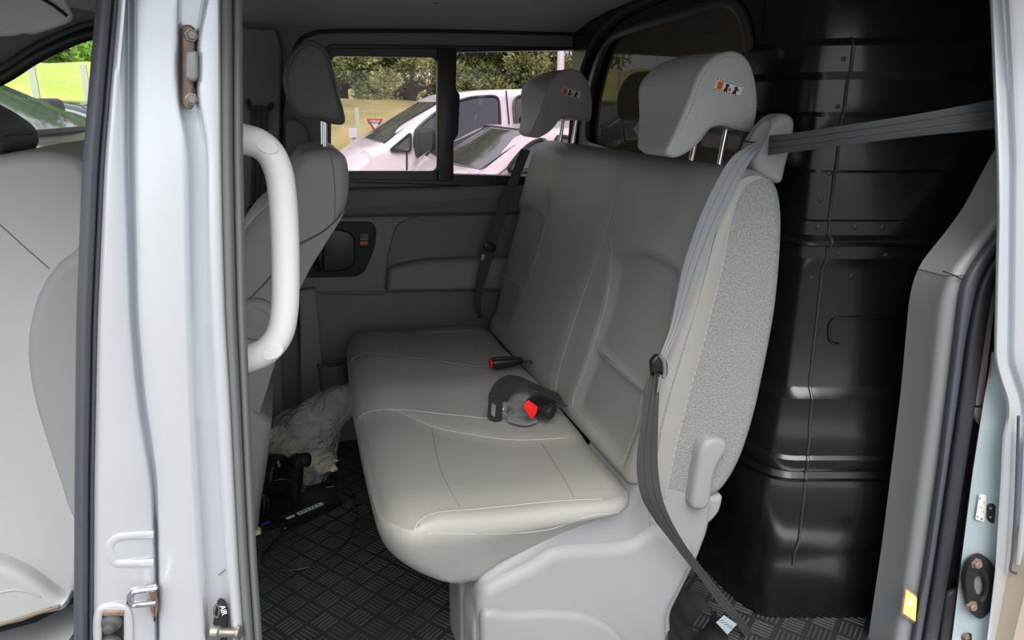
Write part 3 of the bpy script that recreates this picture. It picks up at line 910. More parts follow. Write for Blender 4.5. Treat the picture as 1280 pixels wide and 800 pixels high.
# silver jamb and outer lip
lip = col({-120: 1231, 0: 1237, 100: 1241, 200: 1245, 270: 1246, 400: 1243, 450: 1242, 480: 1250, 500: 1258, 530: 1258, 536: 1253, 600: 1250, 700: 1244, 715: 1243, 800: 1233, 960: 1214})
lipr = col({-120: 1246, 0: 1256, 100: 1262, 200: 1266, 400: 1264, 450: 1263, 480: 1273, 500: 1280, 530: 1281, 600: 1276, 700: 1270, 715: 1266, 800: 1256, 960: 1240})
vj = [440 + 520 * k / 60 for k in range(61)]
bm = loft(B(), [[P(cJ(v), v, Y=1.012), P(cJ(v) + 2, v, Y=.985), P((cJ(v) + lip(v)) / 2, v, Y=.978), P(lip(v) + 4, v, Y=.965), P(lip(v) + 4, v, Y=1.02)] for v in vj])
jb = mk('door_jamb', bm, M('teal_grey_paint', (164, 176, 180), .4, .1), rp, smooth=50)
vl = [-120 + 1080 * k / 120 for k in range(121)]
rows = []
for v in vl:
    a, b = (lip(v - 8) + lip(v) + lip(v + 8)) / 3, (lipr(v - 8) + lipr(v) + lipr(v + 8)) / 3
    rows.append([P(a + 3, v, Y=1.03), P(a, v, Y=.955), P(a + 1, v, Y=.946), P(a + 4, v, Y=.942), P(a + (b - a) * .5, v, Y=.947), P(b - 3, v, Y=.957), P(b, v, Y=.955), P(b + 5, v, Y=.943), P(b + 12, v, Y=.938), P(b + 60, v, Y=.934), P(b + 140, v, Y=.94), P(b + 140, v, Y=1.03)])
mk('pillar_sheet', loft(B(), rows), m_paint, rp, smooth=60)
bm = B(); tube(bm, px_line([(1273, 520), (1272, 560), (1270, 620), (1266, 690), (1264, 714), (1285, 716)], 30, Y=.936), .003, 6); mk('panel_gap', bm, m_rubber, rp)
bm = B(); sprism(bm, px_poly([(1280, 545), (1276, 640), (1270, 705), (1300, 712), (1300, 545)], Y=.938), (0, -.006, 0), .003); mk('quarter_panel', bm, m_paint, rp)
# label, connector, striker, bolt, lamp
bm = B(); sprism(bm, px_poly(rpoly([(1224, 617), (1233, 619), (1230, 653), (1219, 649)], 2), Y=.976), (0, -.001, 0), .0004); lab = mk('sticker', bm, m_paper, jb)
for (u, v, s_) in ((1225, 623, .003), (1230, 628, .002), (1226, 634, .002), (1229, 640, .002), (1222, 646, .003), (1227, 649, .0035)):
    bm = B(); box(bm, P(u, v, Y=.9745), (s_, .0006, s_)); mk('print_mark', bm, m_ink, jb)
bm = B(); sprism(bm, px_poly(rpoly([(1233, 630), (1238, 627), (1244, 631), (1243, 649), (1238, 654), (1232, 649)], 4), Y=.976), (0, -.007, 0), .003); cn = mk('connector', bm, m_blackmat, rp, label='black two-pin contact plug')
for v in (635, 646):
    bm = B(); lathe(bm, P(1238, v, Y=.969), (0, -1, 0), [(0, .003), (.002, .003), (.003, .0015), (.003, 0)], 10); mk('contact_pin', bm, m_steel, cn)
ell = [(1206 + 32 * 0, 0)]
bm = plate([P(p.x, p.y, Y=.976) for p in spline([(1214, 694, 0), (1226, 692, 0), (1237, 706, 0), (1240, 728, 0), (1234, 755, 0), (1222, 769, 0), (1211, 764, 0), (1204, 745, 0), (1201, 722, 0), (1205, 704, 0)], 40, True)],
           [[P(p.x, p.y, Y=.976) for p in spline([(1217, 716, 0), (1224, 720, 0), (1227, 735, 0), (1222, 742, 0), (1214, 736, 0), (1212, 722, 0)], 24, True)]], (0, -.012, 0))
st = mk('striker', bm, m_blackmat, rp, bevel=.003, smooth=40, label='black oval striker with two rusty bolts')
bm = B(); prism(bm, [P(p.x, p.y, Y=.975) for p in spline([(1216, 714, 0), (1226, 719, 0), (1229, 736, 0), (1222, 744, 0), (1213, 737, 0), (1210, 721, 0)], 24, True)], (0, -.002, 0)); mk('socket', bm, m_plast_md, st)
bm = B(); tube(bm, px_line([(1226, 712), (1233, 722), (1232, 742), (1225, 752)], 16, Y=.963), .005, 8); mk('collar', bm, m_blackmat, st)
for (u, v) in ((1220, 704), (1214, 757)): hexbolt(P(u, v, Y=.964), (-.15, -1, 0), .009, st, m_rust)
bm = B(); lathe(bm, P(1207, 795, Y=.982), (-.1, -1, 0), [(0, .013), (.005, .012), (.006, .006), (.012, .006), (.012, 0)], 16); mk('bolt', bm, m_blackmat, rp)
hexbolt(P(1207, 795, Y=.976), (-.15, -1, 0), .006, rp, m_rust)
bm = B(); sprism(bm, px_poly(rpoly([(1172, 800, 2), (1180, 740, 8), (1200, 730, 4), (1196, 800, 2), (1190, 840, 2), (1168, 840, 2)], 4), Y=1.0), (0, -.01, 0), .005); mk('cover', bm, m_blackmat, rp)
lamp = thing('courtesy_lamp', 'amber courtesy lamp lit in the rear pillar trim', 'lamp', P(1135, 780, Y=1.0))
lo = px_poly(rpoly([(1130, 731), (1145, 742), (1142, 779), (1125, 767)], 2), Y=1.0)
bm = B(); sprism(bm, lo, (0, -.004, 0), .002); mk('bezel', bm, m_rust, lamp)
ctr = sum(lo, Vector()) / len(lo)
m_lamp = M('amber_lens', (255, 190, 110), .25)
bs = m_lamp.node_tree.nodes['Principled BSDF']; bs.inputs['Emission Color'].default_value = (1, .55, .2, 1); bs.inputs['Emission Strength'].default_value = .55
bm = B(); sprism(bm, [ctr + (p - ctr) * .82 + Vector((0, -.003, 0)) for p in lo], (0, -.006, 0), .004); mk('lens', bm, m_lamp, lamp)
m_bulb = M('bulb_glow', (255, 230, 180), .3)
bs = m_bulb.node_tree.nodes['Principled BSDF']; bs.inputs['Emission Color'].default_value = (1, .8, .5, 1); bs.inputs['Emission Strength'].default_value = 2
bm = B(); ball(bm, P(1137, 752, Y=.992), .006, 12, (.7, .8, 1.5)); mk('bulb', bm, m_bulb, lamp)
# ================================================================== rear bench
bench = thing('bench_seat', 'grey leather three-seat bench on a plastic base in front of the black bulkhead', 'bench seat', (.5, 1.8, 0))
def polyZ(px, z): return [P(a, b, Z=z) for a, b in px]
NEAR_IN = [(497, 514), (540, 533), (575, 541), (640, 550), (700, 548), (738, 546), (765, 572), (785, 600), (780, 622), (700, 626), (640, 632), (600, 636), (550, 638), (528, 648), (517, 665), (497, 657), (475, 646), (455, 603), (447, 560), (446, 530), (470, 514)]
FAR_IN = [(462, 400), (490, 405), (520, 412), (560, 415), (600, 413), (625, 430), (640, 450), (600, 458), (540, 450), (475, 442), (440, 450), (436, 430), (445, 407)]
MID = [(446, 528), (470, 513), (510, 513), (610, 523), (735, 545), (640, 455), (600, 458), (540, 450), (475, 442), (437, 455)]
c0 = Vector((.3675, 1.7925, .345))
def cushion_fn(p):
    q = p + c0
    top = max(0, min(1, (q.z - .36) / .08)); low = max(0, min(1, (.40 - q.z) / .14))
    tx = (q.x - .095) / .545
    fr = max(0, 1 - tx * 2.2)
    # front edge line in plan: slightly bowed, far end a little further back
    q.x += fr * (.035 * ((q.y - 1.5) / .9) ** 2 + .008)
    # fascia tucks under
    q.x += low * low * fr * .125
    nearw = max(0, 1 - (q.y - 1.165) / .18)
    q.y += low * nearw * .05
    q.z += low * (max(0, tx - .28) / .72) * .13 * (1 if q.y < 1.6 else .5)
    # crown
    a = 0
    for yc, wd, k in ((1.42, .26, -.006), (1.80, .16, .008), (2.18, .26, -.004)):
        a += k * math.exp(-((q.y - yc) / wd * 1.7) ** 2)
    a += .012 * math.exp(-((tx - .18) / .2) ** 2) - .012 * tx
    q.z += top * (a + .006)
    return q
bm = rbox((.2725, .6275, .11), (.075, .11, .05), (70, 150, 10), 6, cushion_fn)
def emboss(bm, poly, depth, soft, axis, ok):
    for v in bm.verts:
        if not ok(v): continue
        u_, v_ = proj(v.co)
        d = pdist(u_, v_, poly)
        ins = inpoly(u_, v_, poly)
        k = sstep(-soft, soft, d if ins else -d)
        v.co += Vector(axis) * depth * k
topok = lambda v: v.normal.z > .35
bm.normal_update()
emboss(bm, NEAR_IN, .007, 7, (0, 0, -1), topok)
emboss(bm, FAR_IN, .006, 4, (0, 0, -1), topok)
bm.normal_update()
bvh = BVHTree.FromBMesh(bm)
def facing(f): return f.normal.dot(f.calc_center_median() - EYE) < 0
def intest(*polys):
    def t(f):
        if not facing(f): return False
        u_, v_ = proj(f.calc_center_median())
        return any(inpoly(u_, v_, p) for p in polys)
    return t
ins = split(bm, intest(NEAR_IN)); ins2 = split(bm, intest(FAR_IN))
cush = mk('seat_cushion', bm, m_leather, bench, smooth=60)
mk('cushion_insert', ins, m_insert, cush, smooth=60, label='ribbed cloth insert of the near seat place')
mk('cushion_insert', ins2, m_insert, cush, smooth=60, label='ribbed cloth insert of the far seat place')
SEAMS = [
    [(437, 456), (441, 449), (450, 444), (475, 442), (540, 450), (600, 458), (636, 457)],
    [(444, 530), (450, 521), (460, 515), (480, 512), (510, 513), (560, 518), (610, 523), (640, 525)],
    [(497, 514), (540, 533), (575, 541), (640, 550), (700, 548), (738, 546)],
    [(453, 600), (462, 628), (475, 647), (497, 659), (520, 666), (560, 667), (640, 667), (680, 663), (700, 658), (735, 645), (770, 641), (783, 641)],
    [(517, 664), (522, 654), (532, 646), (550, 640), (600, 636), (640, 632), (700, 626), (780, 623)],
    [(436, 470), (438, 490), (443, 528)], [(444, 530), (445, 560), (453, 602)],
    [(468, 398), (490, 405), (520, 412), (560, 415), (602, 412)],
    [(433, 440), (436, 456), (436, 470)],
]
def seams(name, bv_, lines, n, off, r, mat, parent, passes=2):
    for s_ in lines:
        l = cast_line(bv_, s_, n, off, passes)
        if len(l) > 3: mk(name, tube(B(), l, r, 6), mat, parent)
seams('piping', bvh, SEAMS, 40, .0002, .00095, m_pipe, cush)
m_fold = M('leather_fold', (112, 109, 104), .5)
seams('fold_seam', bvh, ([(540, 536), (546, 570), (556, 600), (575, 634)], [(676, 553), (700, 590), (718, 622)], [(490, 407), (498, 425), (505, 441)], [(580, 416), (592, 432), (600, 445)], [(478, 443), (560, 455), (612, 459)]), 24, .0002, .0008, m_fold, cush)

# backrest
bo = [(790, 604), (800, 565), (812, 520), (823, 480), (835, 440), (848, 400), (862, 358), (874, 320), (885, 285), (895, 255), (906, 230), (920, 216), (940, 212), (962, 217), (977, 232), (983, 262), (983, 300), (980, 345), (975, 390), (968, 430), (960, 470), (950, 515), (940, 550), (930, 577), (918, 600), (904, 618), (885, 628), (855, 630), (820, 624), (798, 614)]
YB = 1.2
bo3 = [P(a, b, Y=YB) for a, b in bo]
out = [(p.x, p.y) for p in spline([(p.x, p.z, 0) for p in bo3], 230, True)]
bm = slab(out, YB, 2.36, .03, 150, .05)
bm.normal_update()
UP1 = [(766, 332), (764, 318), (782, 314), (805, 316), (825, 323), (843, 337), (848, 360), (838, 400), (822, 440), (803, 486), (772, 460), (742, 431), (757, 385), (765, 350)]
LO1 = [(742, 436), (770, 463), (803, 491), (797, 530), (778, 578), (750, 547), (716, 507), (722, 490)]
UP2 = [(640, 263), (648, 259), (660, 259), (671, 266), (678, 277), (672, 300), (660, 330), (649, 355), (635, 347), (622, 340), (628, 300)]
LO2 = [(621, 343), (634, 350), (648, 358), (642, 380), (634, 402), (622, 398), (610, 388), (613, 370)]
frok = lambda v: v.normal.x < -.35
for poly, d, s_ in ((UP1, .013, 6), (LO1, .015, 6), (UP2, .011, 4), (LO2, .012, 4)): emboss(bm, poly, d, s_, (1, 0, -.2), frok)
# central part stands a little proud, valley lines beside it
emboss(bm, [(700, 178), (783, 195), (762, 275), (740, 340), (715, 410), (697, 470), (690, 490), (637, 415), (665, 345), (688, 250), (690, 200)], .006, 8, (-1, 0, .2), frok)
bm.normal_update()
bvh2 = BVHTree.FromBMesh(bm)
carp = split(bm, lambda f: all(v.co.y < YB + .0005 for v in f.verts) or f.normal.x > .25 or (f.normal.z < -.5) or (f.calc_center_median().y < YB + .04 and f.normal.x > -.12 and f.normal.y < -.1 and not (f.calc_center_median().z > 1.02 and f.calc_center_median().x < .835)))
ii = [split(bm, intest(p)) for p in (UP1, LO1, UP2, LO2)]
back = mk('backrest', bm, m_leather, bench, smooth=60)
for b_, l_ in zip(ii, ('upper ribbed insert of the near backrest', 'lower ribbed insert of the near backrest', 'upper ribbed insert of the far backrest', 'lower ribbed insert of the far backrest')):
    mk('backrest_insert', b_, m_insert, back, smooth=60, label=l_)
mk('side_panel', carp, m_carpet, bench, smooth=60, label='speckled grey carpet on the backrest side')
BS = [[(783, 192), (776, 212), (768, 245), (762, 275), (748, 318), (730, 365), (715, 410), (704, 445), (697, 470), (695, 488)],
      [(760, 278), (764, 300), (765, 330), (757, 385), (742, 432), (728, 470), (718, 490), (716, 508)],
      [(688, 248), (686, 268), (674, 310), (660, 355), (648, 390), (638, 414)],
      [(640, 258), (636, 285), (629, 325), (618, 360), (609, 386)],
      [(640, 262), (648, 259), (660, 259), (671, 266), (678, 276)],
      [(764, 317), (782, 314), (805, 316), (825, 323), (843, 337)],
      [(742, 432), (770, 460), (803, 488)], [(803, 488), (797, 530), (779, 580)], [(622, 341), (635, 348), (649, 356)], [(716, 508), (722, 516), (735, 530)]]
seams('piping', bvh2, BS, 40, .0009, .0009, M('backrest_piping', (158, 155, 149), .5), back, 5)
# stitched seam between leather and carpet
bm = B()
sline = [P(p.x, p.y, Y=YB - .0008) for p in spline([(a, b, 0) for a, b in [(952, 222), (934, 230), (922, 248), (914, 275), (908, 305), (900, 345), (889, 390), (876, 440), (862, 490), (848, 545), (836, 600), (832, 622)]], 130)]
for i in range(0, 128, 2): tube(bm, [sline[i], sline[i + 1]], .0014, 5)
mk('stitching', bm, m_pipe, back, kind='stuff')
bm = B(); sprism(bm, px_poly([(952, 222), (934, 230), (922, 248), (914, 275), (908, 305), (900, 345), (889, 390), (876, 440), (862, 490), (848, 545), (836, 600), (832, 622), (815, 616), (822, 560), (832, 512), (850, 450), (868, 390), (884, 330), (897, 280), (908, 245), (922, 226), (940, 219)], 60, Y=YB + .002), (0, -.0035, 0), .0015, 2)
mk('leather_edge', bm, m_leather, back, smooth=50, label='smooth leather border beside the carpet')

# headrests with posts and warning stickers
HO = [(833, 190), (837, 180), (846, 161), (858, 132), (870, 100), (884, 78), (902, 66), (922, 64), (937, 76), (945, 98), (948, 125), (946, 150), (941, 164), (926, 163), (908, 158), (894, 159), (884, 166), (876, 176), (865, 187), (850, 196), (840, 197)]
HY = 1.3
ho3 = [P(a, b, Y=HY) for a, b in HO]
hout = [(p.x, p.y) for p in spline([(p.x, p.z, 0) for p in ho3], 96, True)]
hc = Vector((sum(p[0] for p in hout) / 96, 0, sum(p[1] for p in hout) / 96))
def headrest(dy, mat, lab, dz=0):
    h = bpy.data.objects.new('headrest', None)
    bm = slab(hout, HY + dy, HY + dy + .21, .008, 14, .045, 6)
    if dz: bmesh.ops.translate(bm, verts=bm.verts, vec=(0, 0, dz))
    for v in bm.verts:
        t = max(0, min(1, ((v.co.y - HY - dy) / .21 - .1) / .9))
        lo_ = max(0, min(1, (1.205 + dz - v.co.z) / .105)) ** 2
        hi_ = max(0, min(1, (v.co.z - dz - 1.22) / .08)) ** 2
        v.co.y -= t * (lo_ * .07 + hi_ * .012)
        v.co.x -= t * .036 * math.exp(-((v.co.z - dz - 1.245) / .06) ** 2) * sstep(.86, .76, v.co.x)
    hr = mk('headrest', bm, mat, bench, smooth=70, label=lab)
    n = len(hout)
    bm = B()
    ring = []
    for i in range(n):
        x, z = hout[i]
        t = Vector((hout[(i + 1) % n][0] - hout[i - 1][0], 0, hout[(i + 1) % n][1] - hout[i - 1][1])).normalized()
        ring.append(Vector((x, HY + dy + .0025, z + dz)) + (hc - Vector((x, 0, z))).normalized() * .0055)
    tube(bm, ring, .0014, 6, closed=True)
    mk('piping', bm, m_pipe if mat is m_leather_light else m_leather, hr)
    bm = B()
    for i in range(0, n):
        a = ring[i].lerp(ring[(i + 1) % n], .1); b = ring[i].lerp(ring[(i + 1) % n], .6)
        if a.z < 1.128 + dz: continue
        ce = Vector((hc.x, a.y, hc.z + dz))
        a = a + (ce - a).normalized() * .006 + Vector((0, -.0024, 0)); b = b + (ce - b).normalized() * .006 + Vector((0, -.0024, 0))
        tube(bm, [a, b], .0009, 5)
    mk('stitching', bm, m_plast, hr, kind='stuff')
    bx = P(902, 182, Y=1.36)
    for y in (1.36, 1.475):
        bm = B(); cyl(bm, (bx.x - .008, y + dy, 1.02), (bx.x + .012, y + dy, 1.17 + dz), .0062, 14); mk('post', bm, m_chrome, hr, label='chrome post')
        bm = B(); lathe(bm, (bx.x - .004, y + dy, 1.048), (.1, 0, 1), [(-.01, .014), (.008, .015), (.013, .013), (.013, .006)], 18); mk('post_guide', bm, m_plast, hr)
    # sticker
    def q(a, b, e=.0):
        tl_, tr_, br_, bl_ = [Vector(p) for p in ((897, 97), (929, 107.5), (924, 122), (892, 113))]
        p = (tl_ * (1 - a) + tr_ * a) * (1 - b) + (bl_ * (1 - a) + br_ * a) * b
        r = P(p.x, p.y, Y=HY - .0004 - e)
        return Vector((r.x, r.y + dy, r.z + dz))
    bm = B(); sprism(bm, [q(0, 0), q(1, 0), q(1, 1), q(0, 1)], (0, -.0006, 0), .0002, 1); stk = mk('warning_sticker', bm, m_paper, hr, label='small pictogram warning sticker')
    bm = B()
    for k in range(11):
        t = (k + .3) / 11
        prism(bm, [q(t, .03, .0007), q(t + .045, .03, .0007), q(t + .02, .15, .0007), q(t - .025, .15, .0007)], (0, -.0003, 0))
        prism(bm, [q(t, .85, .0007), q(t + .045, .85, .0007), q(t + .02, .97, .0007), q(t - .025, .97, .0007)], (0, -.0003, 0))
    mk('striped_border', bm, m_ink, stk, smooth=0)
    bm = B(); prism(bm, [q(.06, .2, .0007), q(.28, .2, .0007), q(.28, .82, .0007), q(.06, .82, .0007)], (0, -.0003, 0)); mk('warning_field', bm, m_orange, stk, smooth=0)
    bm = B(); prism(bm, [q(.17, .26, .0011), q(.25, .5, .0011), q(.09, .5, .0011)], (0, -.0003, 0)); prism(bm, [q(.09, .6, .0011), q(.25, .6, .0011), q(.17, .78, .0011)], (0, -.0003, 0)); mk('warning_triangle', bm, M('dark_red_print', (180, 52, 40), .5), stk, smooth=0)
    bm = B()
    for (a, hx) in ((.42, 1), (.76, 0)):
        prism(bm, [q(a + .07 * math.cos(t) + .02, .36 + .16 * math.sin(t), .0008) for t in [k / 14 * 2 * math.pi for k in range(14)]], (0, -.0003, 0))
        prism(bm, [q(a - .02, .46, .0008), q(a + .06, .46, .0008), q(a + .08, .84, .0008), q(a - .09, .84, .0008)], (0, -.0003, 0))
    prism(bm, [q(.8, .36, .0008), q(.92, .44, .0008), q(.9, .56, .0008), q(.82, .48, .0008)], (0, -.0003, 0))
    mk('seated_figure', bm, m_ink, stk, smooth=0)
    bm = B(); prism(bm, [q(.56 + .05 * math.cos(t), .62 + .17 * math.sin(t), .0008) for t in [k / 14 * 2 * math.pi for k in range(14)]], (0, -.0003, 0)); mk('head_mark', bm, M('brick_red_print', (190, 84, 74), .5), stk, smooth=0)
    return hr
headrest(0, m_leather_light, 'near headrest, painted lighter grey as if lit, tall on chrome posts')  # lighter leather than the bench: light on this headrest put into its colour
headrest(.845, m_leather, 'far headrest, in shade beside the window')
# belt guide at the top corner
gd = [(924, 196), (930, 178), (938, 164), (948, 152), (958, 144), (968, 142), (976, 148), (977, 160), (973, 182), (967, 205), (961, 226), (945, 224), (930, 214)]
bm = B(); sprism(bm, px_poly(gd, 50, Y=1.262), (0, -.045, 0), .014, 4); g = mk('belt_guide', bm, m_plast, bench, smooth=60)
bm = B(); sprism(bm, px_poly([(934, 186), (940, 170), (948, 158), (958, 151), (963, 154), (960, 168), (950, 188), (942, 200)], 30, Y=1.2165), (0, -.0012, 0), .0006, 2); mk('guide_recess', bm, m_plast_dk, g)
bm = B(); tube(bm, px_line([(931, 177), (940, 178), (949, 180)], 6, Y=1.2155), .0016, 6); mk('slot', bm, m_black, g)

# plastic base, lever, hinge cover
base_px = [(592, 790), (597, 755), (600, 728), (620, 712), (655, 690), (700, 660), (740, 645), (782, 636), (796, 612), (800, 596), (845, 600), (895, 622), (888, 665), (874, 702), (856, 738), (840, 770), (842, 800), (848, 860), (852, 925), (595, 925)]
bm = fprism(base_px, 1.2, .24, .02); base = mk('base', bm, m_plast, bench, smooth=50)
mid = [(598, 756), (604, 738), (630, 724), (664, 708), (690, 690), (705, 687), (730, 685), (770, 684), (794, 679), (808, 668), (822, 660), (846, 664), (874, 690), (871, 705), (855, 738), (838, 769), (838, 800), (846, 925), (600, 925)]
bm = fprism(mid, 1.182, .05, .028, 6, 12); mk('base_cover', bm, m_plast, bench, smooth=60)
low = [(602, 772), (612, 764), (640, 769), (690, 766), (730, 769), (757, 779), (776, 793), (790, 815), (800, 850), (804, 930), (606, 930)]
bm = fprism(low, 1.168, .05, .016, 5, 12); mk('foot_cover', bm, m_plast, bench, smooth=60)
bm = B(); sprism(bm, px_poly(rpoly([(842, 622), (897, 610), (892, 632), (880, 646), (862, 655), (845, 655), (838, 640)], 8), Y=1.235), (0, -.03, 0), .012, 4); mk('hinge_cover', bm, m_plast, bench, smooth=60)
bm = B(); sprism(bm, px_poly(rpoly([(856, 625), (861, 590), (867, 556), (874, 544), (888, 540), (900, 544), (902, 556), (890, 572), (884, 590), (880, 622), (872, 631), (860, 630)], 8), Y=1.2), (0, -.03, 0), .013, 4); mk('recline_lever', bm, m_plast, bench, smooth=60)
bm = fprism([(573, 722), (612, 726), (618, 770), (612, 925), (578, 925), (576, 760)], 1.3, .12, .012, 4, 4); mk('leg_bracket', bm, m_plast_md, bench, smooth=50)
bm = B(); box(bm, (.38, 2.1, .15), (.3, .12, .30)); mk('leg', bm, m_plast_md, bench, bevel=.01)
bm = B(); sprism(bm, px_poly(rpoly([(580, 728), (603, 728), (602, 740), (594, 756)], 2), Y=1.32), (0, -.006, 0), .002); mk('bracket_clip', bm, m_plast_dk, bench)

# ---------------- seat belts
m_webmd = M('slate_webbing', (54, 59, 63), .6, bump=('noise', 900, .4, .0008))
nb = thing('near_seat_belt', 'grey seat belt from the rear door pillar over the bench corner down to the floor', 'seat belt', P(910, 775, Y=1.2))
def edge(pts, n):
    """pts (u, v, Y)"""
    return [P(p.x, p.y, Y=p.z) for p in spline(pts, n)]
Lp = [(1300, 112, .965), (1240, 125, .985), (1150, 142, 1.03), (1060, 156, 1.09), (985, 167, 1.17), (962, 169, 1.205)]
Rp = [(1300, 150, .965), (1240, 161, .985), (1150, 170, 1.03), (1060, 181, 1.09), (985, 191, 1.17), (960, 194, 1.205)]
bm = ribbon(B(), edge(Lp, 40), edge(Rp, 40)); web = mk('webbing', bm, m_webmd, nb, smooth=30, label='slate grey strap across the bulkhead')
Lp = [(948, 176, 1.21), (930, 185, 1.19), (912, 200, 1.185), (893, 232, 1.185), (876, 268, 1.19), (864, 300, 1.195), (853, 335, 1.195), (845, 372, 1.19), (837, 410, 1.18), (828, 435, 1.17), (820, 455, 1.16)]
Rp = [(952, 186, 1.205), (944, 193, 1.185), (932, 212, 1.18), (917, 243, 1.175), (902, 274, 1.175), (890, 302, 1.175), (877, 335, 1.175), (863, 375, 1.172), (851, 410, 1.168), (838, 437, 1.162), (830, 455, 1.155)]
bm = ribbon(B(), edge(Lp, 50), edge(Rp, 50)); mk('webbing', bm, m_web, nb, smooth=30, label='light grey chest strap')
Lp = [(814, 462, 1.155), (809, 490, 1.15), (803, 520, 1.145), (797, 560, 1.14), (796, 590, 1.135), (802, 622, 1.13), (818, 650, 1.13), (838, 676, 1.13), (858, 702, 1.14), (878, 727, 1.15), (898, 755, 1.16), (918, 778, 1.17), (938, 806, 1.18)]
Rp = [(825, 462, 1.152), (824, 490, 1.145), (823, 520, 1.14), (822, 560, 1.135), (823, 590, 1.13), (828, 622, 1.122), (838, 648, 1.12), (851, 672, 1.125), (866, 694, 1.135), (884, 718, 1.15), (908, 748, 1.17), (930, 776, 1.18), (952, 806, 1.19)]
bm = ribbon(B(), edge(Lp, 60), edge(Rp, 60)); lw_ = mk('webbing', bm, m_webdk, nb, smooth=30, label='dark lap strap running to the floor')
bm = B(); sprism(bm, px_poly(rpoly([(811, 450), (818, 442), (827, 443), (832, 452), (832, 468), (826, 470), (822, 462), (815, 463), (813, 470)], 3), Y=1.15), (0, -.012, 0), .005); tg = mk('tongue', bm, m_black, nb)
bm = B(); tube(bm, px_line([(825, 444), (830, 452), (831, 468), (828, 471)], 12, Y=1.136), .004, 8); mk('tongue_cap', bm, m_plast_dk, tg)
bm = B(); sprism(bm, px_poly(rpoly([(823, 470), (826, 471), (823, 490), (820, 490)], 1), Y=1.14), (0, -.003, 0), .001); mk('tongue_plate', bm, m_chrome, tg)
bm = B(); sprism(bm, [P(a, b, Y=1.155) for a, b in ((895, 778), (905, 769), (921, 780), (909, 793))], (0, -.001, 0), .0004, 1); tgl = mk('care_tag', bm, M('pale_blue_tag', (150, 164, 174), .6), nb)
for k in range(5):
    bm = B(); a = Vector((897 + 2.6 * k, 777.5 - .2 * k)); tube(bm, [P(898 + 3.6 * k - .2, 779.5 + 2.3 * k - 3.5, Y=1.1536), P(901 + 3.6 * k + 3.5, 775 + 2.3 * k + 0.5, Y=1.1536)], .0005, 4); mk('print_line', bm, m_ink, tgl)
fb = thing('far_seat_belt', 'dark seat belt hanging between the bench and the far wall', 'seat belt', P(597, 400, Y=2.38))
Lp = [(651, 186, 2.38), (640, 215, 2.38), (628, 245, 2.38), (617, 275, 2.38), (606, 303, 2.38), (600, 330, 2.38), (595, 355, 2.38), (593, 380, 2.38), (597, 398, 2.38)]
Rp = [(663, 188, 2.37), (652, 217, 2.37), (641, 247, 2.37), (630, 277, 2.37), (620, 304, 2.37), (613, 331, 2.37), (606, 356, 2.37), (601, 380, 2.37), (604, 398, 2.37)]
bm = ribbon(B(), edge(Lp, 40), edge(Rp, 40)); mk('webbing', bm, m_webdk, fb, smooth=30)
bm = B(); sprism(bm, px_poly(rpoly([(603, 308), (607, 301), (621, 306), (619, 314), (612, 317)], 3), Y=2.365), (0, -.01, 0), .004); mk('tongue', bm, m_black, fb)
bm = B(); sprism(bm, px_poly(rpoly([(602, 317), (607, 318), (605, 326), (601, 325)], 1), Y=2.36), (0, -.004, 0), .001); mk('tongue_plate', bm, m_steel, fb)

# buckles
def frame_box(c, xd, zd, h, r, n=(3, 3, 3), fn=None):
    xd = Vector(xd).normalized(); zd = Vector(zd); zd = (zd - xd * zd.dot(xd)).normalized(); yd = zd.cross(xd)
    mt = Matrix((xd, yd, zd)).transposed()
    return rbox(h, r, n, 5, lambda p: mt @ (fn(p) if fn else p) + Vector(c)), mt
def taper(k): return lambda p: Vector((p.x, p.y * (1 - k * max(0, -p.x) / .03), p.z * (1 - k * max(0, -p.x) / .03)))
ZC = .468
b1 = thing('belt_buckle', 'black belt buckle with a red end lying near the middle of the bench', 'buckle', P(634, 466, Z=.455))
a, b = P(654, 457, Z=ZC), P(613, 461, Z=ZC)
c = (a + b) / 2 + Vector((0, 0, .016))
hl = (b - a).length / 2
bm, mt = frame_box(c, b - a, (0, 0, 1), (hl, .02, .0155), (.012, .012, .012), fn=taper(.25)); mk('housing', bm, m_black, b1)
bm, _ = frame_box(c + (b - a).normalized() * (hl - .001), b - a, (0, 0, 1), (.003, .0165, .0125), (.002, .008, .006)); pb = mk('press_button', bm, m_red, b1, label='red press button')
bm, _ = frame_box(c + (b - a).normalized() * (hl + .0012), b - a, (0, 0, 1), (.002, .011, .004), (.001, .003, .003)); mk('slot', bm, M('dark_red', (90, 20, 22), .5), b1)
bm = B(); e_ = (a - b).normalized(); yv = Vector((-e_.y, e_.x, 0)) * .012
ribbon(bm, [c - Vector((0, 0, .006)) + e_ * t + yv for t in (.02, .04, .06, .085)], [c - Vector((0, 0, .006)) + e_ * t - yv for t in (.02, .04, .06, .085)], .002); mk('strap', bm, m_webdk, b1)
b2 = thing('belt_buckle', 'black belt buckle with a bright red square button facing the door', 'buckle', P(676, 530, Z=.455))
c = P(677, 508, Z=.49)
ax = P(656, 497, Z=.49) - P(700, 516, Z=.485)
bm, mt = frame_box(c, ax, (-.25, -.5, 1), (.040, .026, .022), (.018, .018, .018), fn=taper(.15)); mk('housing', bm, m_black, b2)
rb = [P(a_, b_, Y=c.y - .034) for a_, b_ in rpoly([(654, 506), (660, 499.5), (672, 508), (670, 517), (664, 524), (655, 511)], 2)]
bm = B(); sprism(bm, rb, (0, -.004, 0), .002); mk('press_button', bm, m_red, b2, label='red press button')
bm, _ = frame_box(c + Vector((0, -.022, -.002)), ax, (-.25, -.5, 1), (.024, .012, .016), (.008, .008, .008)); mk('button_frame', bm, m_blackmat, b2)
e_ = Vector((1, .25, -.15)).normalized(); yv = Vector((-.25, 1, 0)).normalized() * .014
